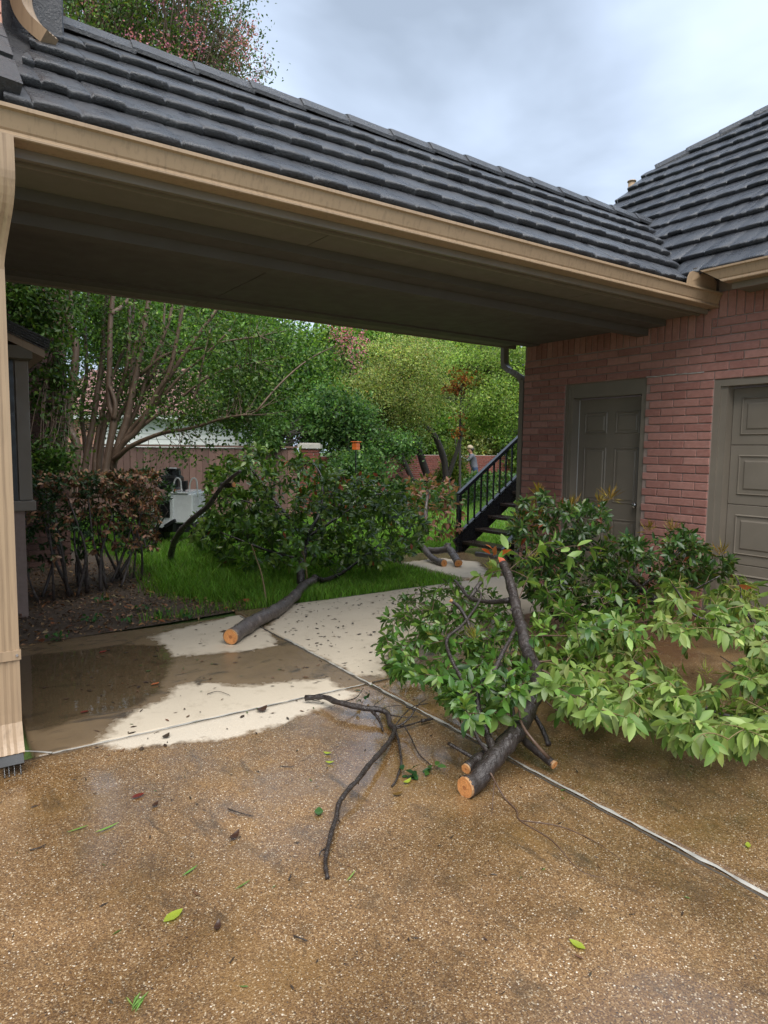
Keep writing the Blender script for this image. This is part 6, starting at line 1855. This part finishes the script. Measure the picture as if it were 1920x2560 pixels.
o = link('grass', np_mesh('grass', V, F, MAT['grass'], C)); tag(o, 'bright green wet lawn grass', 'grass', kind='stuff')

# ------------------------------------------------------------------ mulch chips, litter on the paving
fo = Foliage()
n = 9000
xm = rng.uniform(-.3, 2.9, n); ym = rng.uniform(5.2, 9.2, n); kk_ = in_poly(xm, ym, bed)
xm, ym = xm[kk_], ym[kk_]; n = len(xm)
Ls = rng.uniform(.012, .05, n)
fo.add(np.stack([xm, ym, rng.uniform(.002, .02, n)], 1), rng.normal(0, 1, (n, 3))*[1, 1, .25], rng.normal(0, .35, (n, 3))+[0, 0, 1], Ls, Ls*.22, pick([(.16, .085, .042, 3), (.25, .14, .07, 2), (.08, .045, .025, 2), (.38, .24, .12, 1)], n))
n = 260
xm = rng.uniform(.4, 2.9, n); ym = rng.uniform(5.4, 7.6, n); kk_ = in_poly(xm, ym, bed); xm, ym = xm[kk_], ym[kk_]; n = len(xm)
fo.add(np.stack([xm, ym, rng.uniform(.01, .03, n)], 1), rng.normal(0, 1, (n, 3))*[1, 1, .3], rng.normal(0, .4, (n, 3))+[0, 0, 1], rng.uniform(.05, .08, n), .014, pick([(.28, .12, .05, 2), (.35, .18, .08, 1), (.16, .06, .03, 1), (.3, .2, .1, 1)], n))
o = fo.build(None, MAT['litter'], 'mulch', detail=False, kind='stuff'); tag(o, 'brown bark mulch and fallen leaves in the bed beside the pavement', 'mulch')
WD = thing('weeds', 'small green weeds sprouting from the mulch by the hedge', 'weeds')
for (x_, y_) in ((235, 1545), (320, 1555), (140, 1595), (260, 1500), (405, 1535), (470, 1540), (355, 1520)):
    f2 = Foliage(); p = at(x_, y_, z=.03); n = 16
    f2.add(p+rng.normal(0, .035, (n, 3))*[1, 1, .5], rng.normal(0, .8, (n, 3))+[0, 0, .7], rng.normal(0, .4, (n, 3))+[0, 0, 1], rng.uniform(.03, .055, n), .012, pick([(.06, .17, .03), (.04, .12, .03)], n))
    f2.build(WD, MAT['leaf'], 'weed', zmin=.0, kind=None)

def scatter(n, poly, Lr, wr, pal, name, label, z=.003):
    f2 = Foliage(); q = np.array(sample_poly(poly, n))
    P = np.concatenate([q, np.full((n, 1), z)], 1)
    L = rng.uniform(*Lr, n)
    f2.add(P, rng.normal(0, 1, (n, 3))*[1, 1, .02], rng.normal(0, .12, (n, 3))+[0, 0, 1], L, np.maximum(.0012, L*rng.uniform(*wr, n)), pick(pal, n))
    o = f2.build(None, MAT['litter'], name, detail=True, bend=.12, zmin=z, kind='stuff'); tag(o, label, 'litter')
scatter(520, [(2.36, 3.6), (5.2, 3.6), (5.2, 5.75), (2.36, 5.75)], (.012, .05), (.05, .25), [(.05, .035, .025, 3), (.1, .07, .05, 1), (.03, .025, .02, 2)], 'twig_litter', 'dark twig crumbs scattered over the pale right pavement')
scatter(190, [(.6, 3.3), (2.3, 3.3), (2.3, 5.6), (.6, 5.6)], (.012, .05), (.05, .25), [(.05, .03, .02, 3), (.12, .06, .03, 1), (.05, .09, .02, .5)], 'twig_litter', 'dark twig crumbs scattered over the wet left pavement')
scatter(300, [(-.2, 1.0), (4.5, 1.0), (4.5, 3.5), (-.2, 3.5)], (.008, .035), (.05, .16), [(.04, .028, .02, 3), (.1, .05, .025, 1), (.06, .1, .02, .7)], 'twig_litter', 'small dark twig crumbs on the brown driveway')

# individual fallen leaves, blades and sticks
def fallen(px, py, L, ang, col, label, name='fallen_leaf', ratio=.24, curl=.2, cat='leaf', lift=.006):
    p = at(px, py, z=lift)
    mb = MB(); rows = [(0, .03), (.14, .5), (.36, 1), (.62, .92), (.84, .52), (1, 0)]
    vs_ = []
    for t, w in rows:
        zz_ = lift+curl*L*(t-.45)**2*1.3
        vs_ += [((t-.5)*L, -w*L*ratio, zz_+.25*w*L*ratio), ((t-.5)*L, 0, zz_), ((t-.5)*L, w*L*ratio, zz_+.25*w*L*ratio)]
    fs = [(r_*3+q, r_*3+q+1, r_*3+q+4, r_*3+q+3) for r_ in range(5) for q in (0, 1)]
    mb.add(vs_, fs, 0, (*col, 1))
    o = mb.build(name, MAT['leaf_gloss'], None, True, (p[0], p[1], 0.0), (0, 0, math.radians(ang)))
    tag(o, label, cat)
YG = (.34, .42, .05); RD = (.16, .03, .022); OR = (.42, .12, .04); GN = (.1, .24, .04); BRN = (.06, .03, .02)
fallen(433, 2291, .075, 20, YG, 'large yellow green leaf lying lower left on the driveway')
fallen(1443, 2362, .055, 100, YG, 'curled yellow green leaf near the lower right puddle')
fallen(1870, 2113, .04, 30, YG, 'small yellow leaf at the right edge beyond the white joint')
fallen(819, 1884, .045, -50, YG, 'upper of two curled lime leaves left of the bare branch', curl=.7)
fallen(825, 1907, .045, -40, YG, 'lower of two curled lime leaves left of the bare branch', curl=.7)
fallen(345, 1990, .06, 10, RD, 'dark red leaf on the driveway below the outlet')
fallen(388, 2012, .045, 40, BRN, 'wrinkled dark brown leaf beside the dark red leaf', curl=.6)
fallen(388, 1710, .06, 15, OR, 'orange leaf on wet pavement at the puddle edge')
fallen(257, 1630, .06, 20, (.3, .03, .02), 'bright red leaf floating at the back of the puddle')
fallen(211, 1780, .05, 0, RD, 'red leaf on the wet pavement left of the pale patch')
fallen(586, 2092, .06, 30, BRN, 'crumpled blackish leaf mid left on the driveway', curl=.8)
fallen(544, 2317, .045, 60, BRN, 'small dark leaf right of the large yellow green leaf', curl=.6)
fallen(994, 1986, .05, -10, (.14, .08, .02), 'brown curled leaf below the branch tip leaves', curl=.6)
fallen(1018, 1955, .05, 10, YG, 'yellow leaf edge under the dark leaf cluster', curl=.7)
fallen(655, 1776, .07, 10, (.07, .04, .03), 'shrivelled brown leaf on the pale dry concrete', curl=.9, ratio=.4)
fallen(415, 1842, .05, 30, (.06, .045, .035), 'grey brown dead leaf on the joint line', curl=.8, ratio=.35)
fallen(860, 1990, .02, 60, (.1, .25, .08), 'thin green blade piece right of the bare branch', 'grass_clipping', .12, .1, 'clipping')
fallen(797, 2030, .06, 60, (.06, .14, .04), 'tuft of cut grass left of the bare branch', 'grass_clipping', .3, .3, 'clipping')
fallen(195, 2072, .085, 5, (.14, .3, .06), 'left long grass blade lying on the driveway', 'grass_clipping', .045, .05, 'clipping')
fallen(268, 2070, .10, 12, (.2, .4, .08), 'pointed light green blade beside the long grass blade', 'grass_clipping', .05, .15, 'clipping')
fallen(475, 2177, .075, 25, (.14, .3, .07), 'green blade above the large yellow green leaf', 'grass_clipping', .06, .1, 'clipping')
fallen(607, 2212, .07, 15, (.12, .22, .05), 'faint green blade left of the branch end', 'grass_clipping', .05, .1, 'clipping')
fallen(878, 2190, .07, 30, (.25, .4, .1), 'pale green blade right of the branch end', 'grass_clipping', .04, .15, 'clipping')
GC = thing('grass_tuft', 'small tuft of cut grass at the bottom left', 'clipping', (0, 0, 0))
for i in range(9):
    f2 = Foliage(); p = at(335+random.uniform(-8, 8), 2525+random.uniform(-8, 8), z=.006); a = random.uniform(.5, 1.8)
    f2.add(p, [[math.cos(a), math.sin(a), .12]], [[0, 0, 1]], random.uniform(.04, .09), .003, pick([(.2, .36, .09)], 1)); f2.build(GC, MAT['leaf'], 'blade', detail=False, kind=None)
def stick(pts, r, label):
    o, P = limb('twig', None, [at(x_, y_, z=h_) for x_, y_, h_ in pts], r, r*.6, MAT['bark_wet'], 6, 4, world=True, wob=.1); tag(o, label, 'twig')
stick([(570, 2022, .006), (600, 2032, .008), (632, 2040, .005)], .003, 'dark twig on the driveway below the pale patch')
stick([(735, 2340, .006), (750, 2345, .012), (768, 2352, .006)], .003, 'short dark twig bottom centre')
stick([(518, 1735, .006), (545, 1728, .01), (575, 1738, .006)], .0025, 'bent twig on the pale dry patch')
stick([(700, 1915, .005), (735, 1916, .006)], .0025, 'tiny twig left of the lime leaves')
stick([(75, 2125, .005), (100, 2118, .008), (115, 2110, .005)], .0025, 'short dark twig at the left edge')
stick([(722, 2200, .005), (728, 2185, .008)], .003, 'stubby twig near the branch end')

# ------------------------------------------------------------------ running water
WT = thing('water_drip', 'thin stream of water falling from the upper downspout', 'water')
p = at(118, 118, d=3.6)
m_ = MB(); m_.tube([p, p+np.array([0, 0, -.05]), p+np.array([.0, 0, -.10]), p+np.array([0, 0, -.135])], [.0035, .0025, .003, .002], 6); m_.build('stream', MAT['water'], WT, True)
W2 = thing('water_trickle', 'trickles of water leaving the bent downspout outlet', 'water')
for q in (-.03, -.012, .01, .035):
    m_ = MB(); m_.tube([(dx+q, 3.372, .045), (dx+q, 3.365, .02), (dx+q, 3.36, .004)], [.002, .0018, .003], 5); m_.build('trickle', MAT['water'], W2, True)
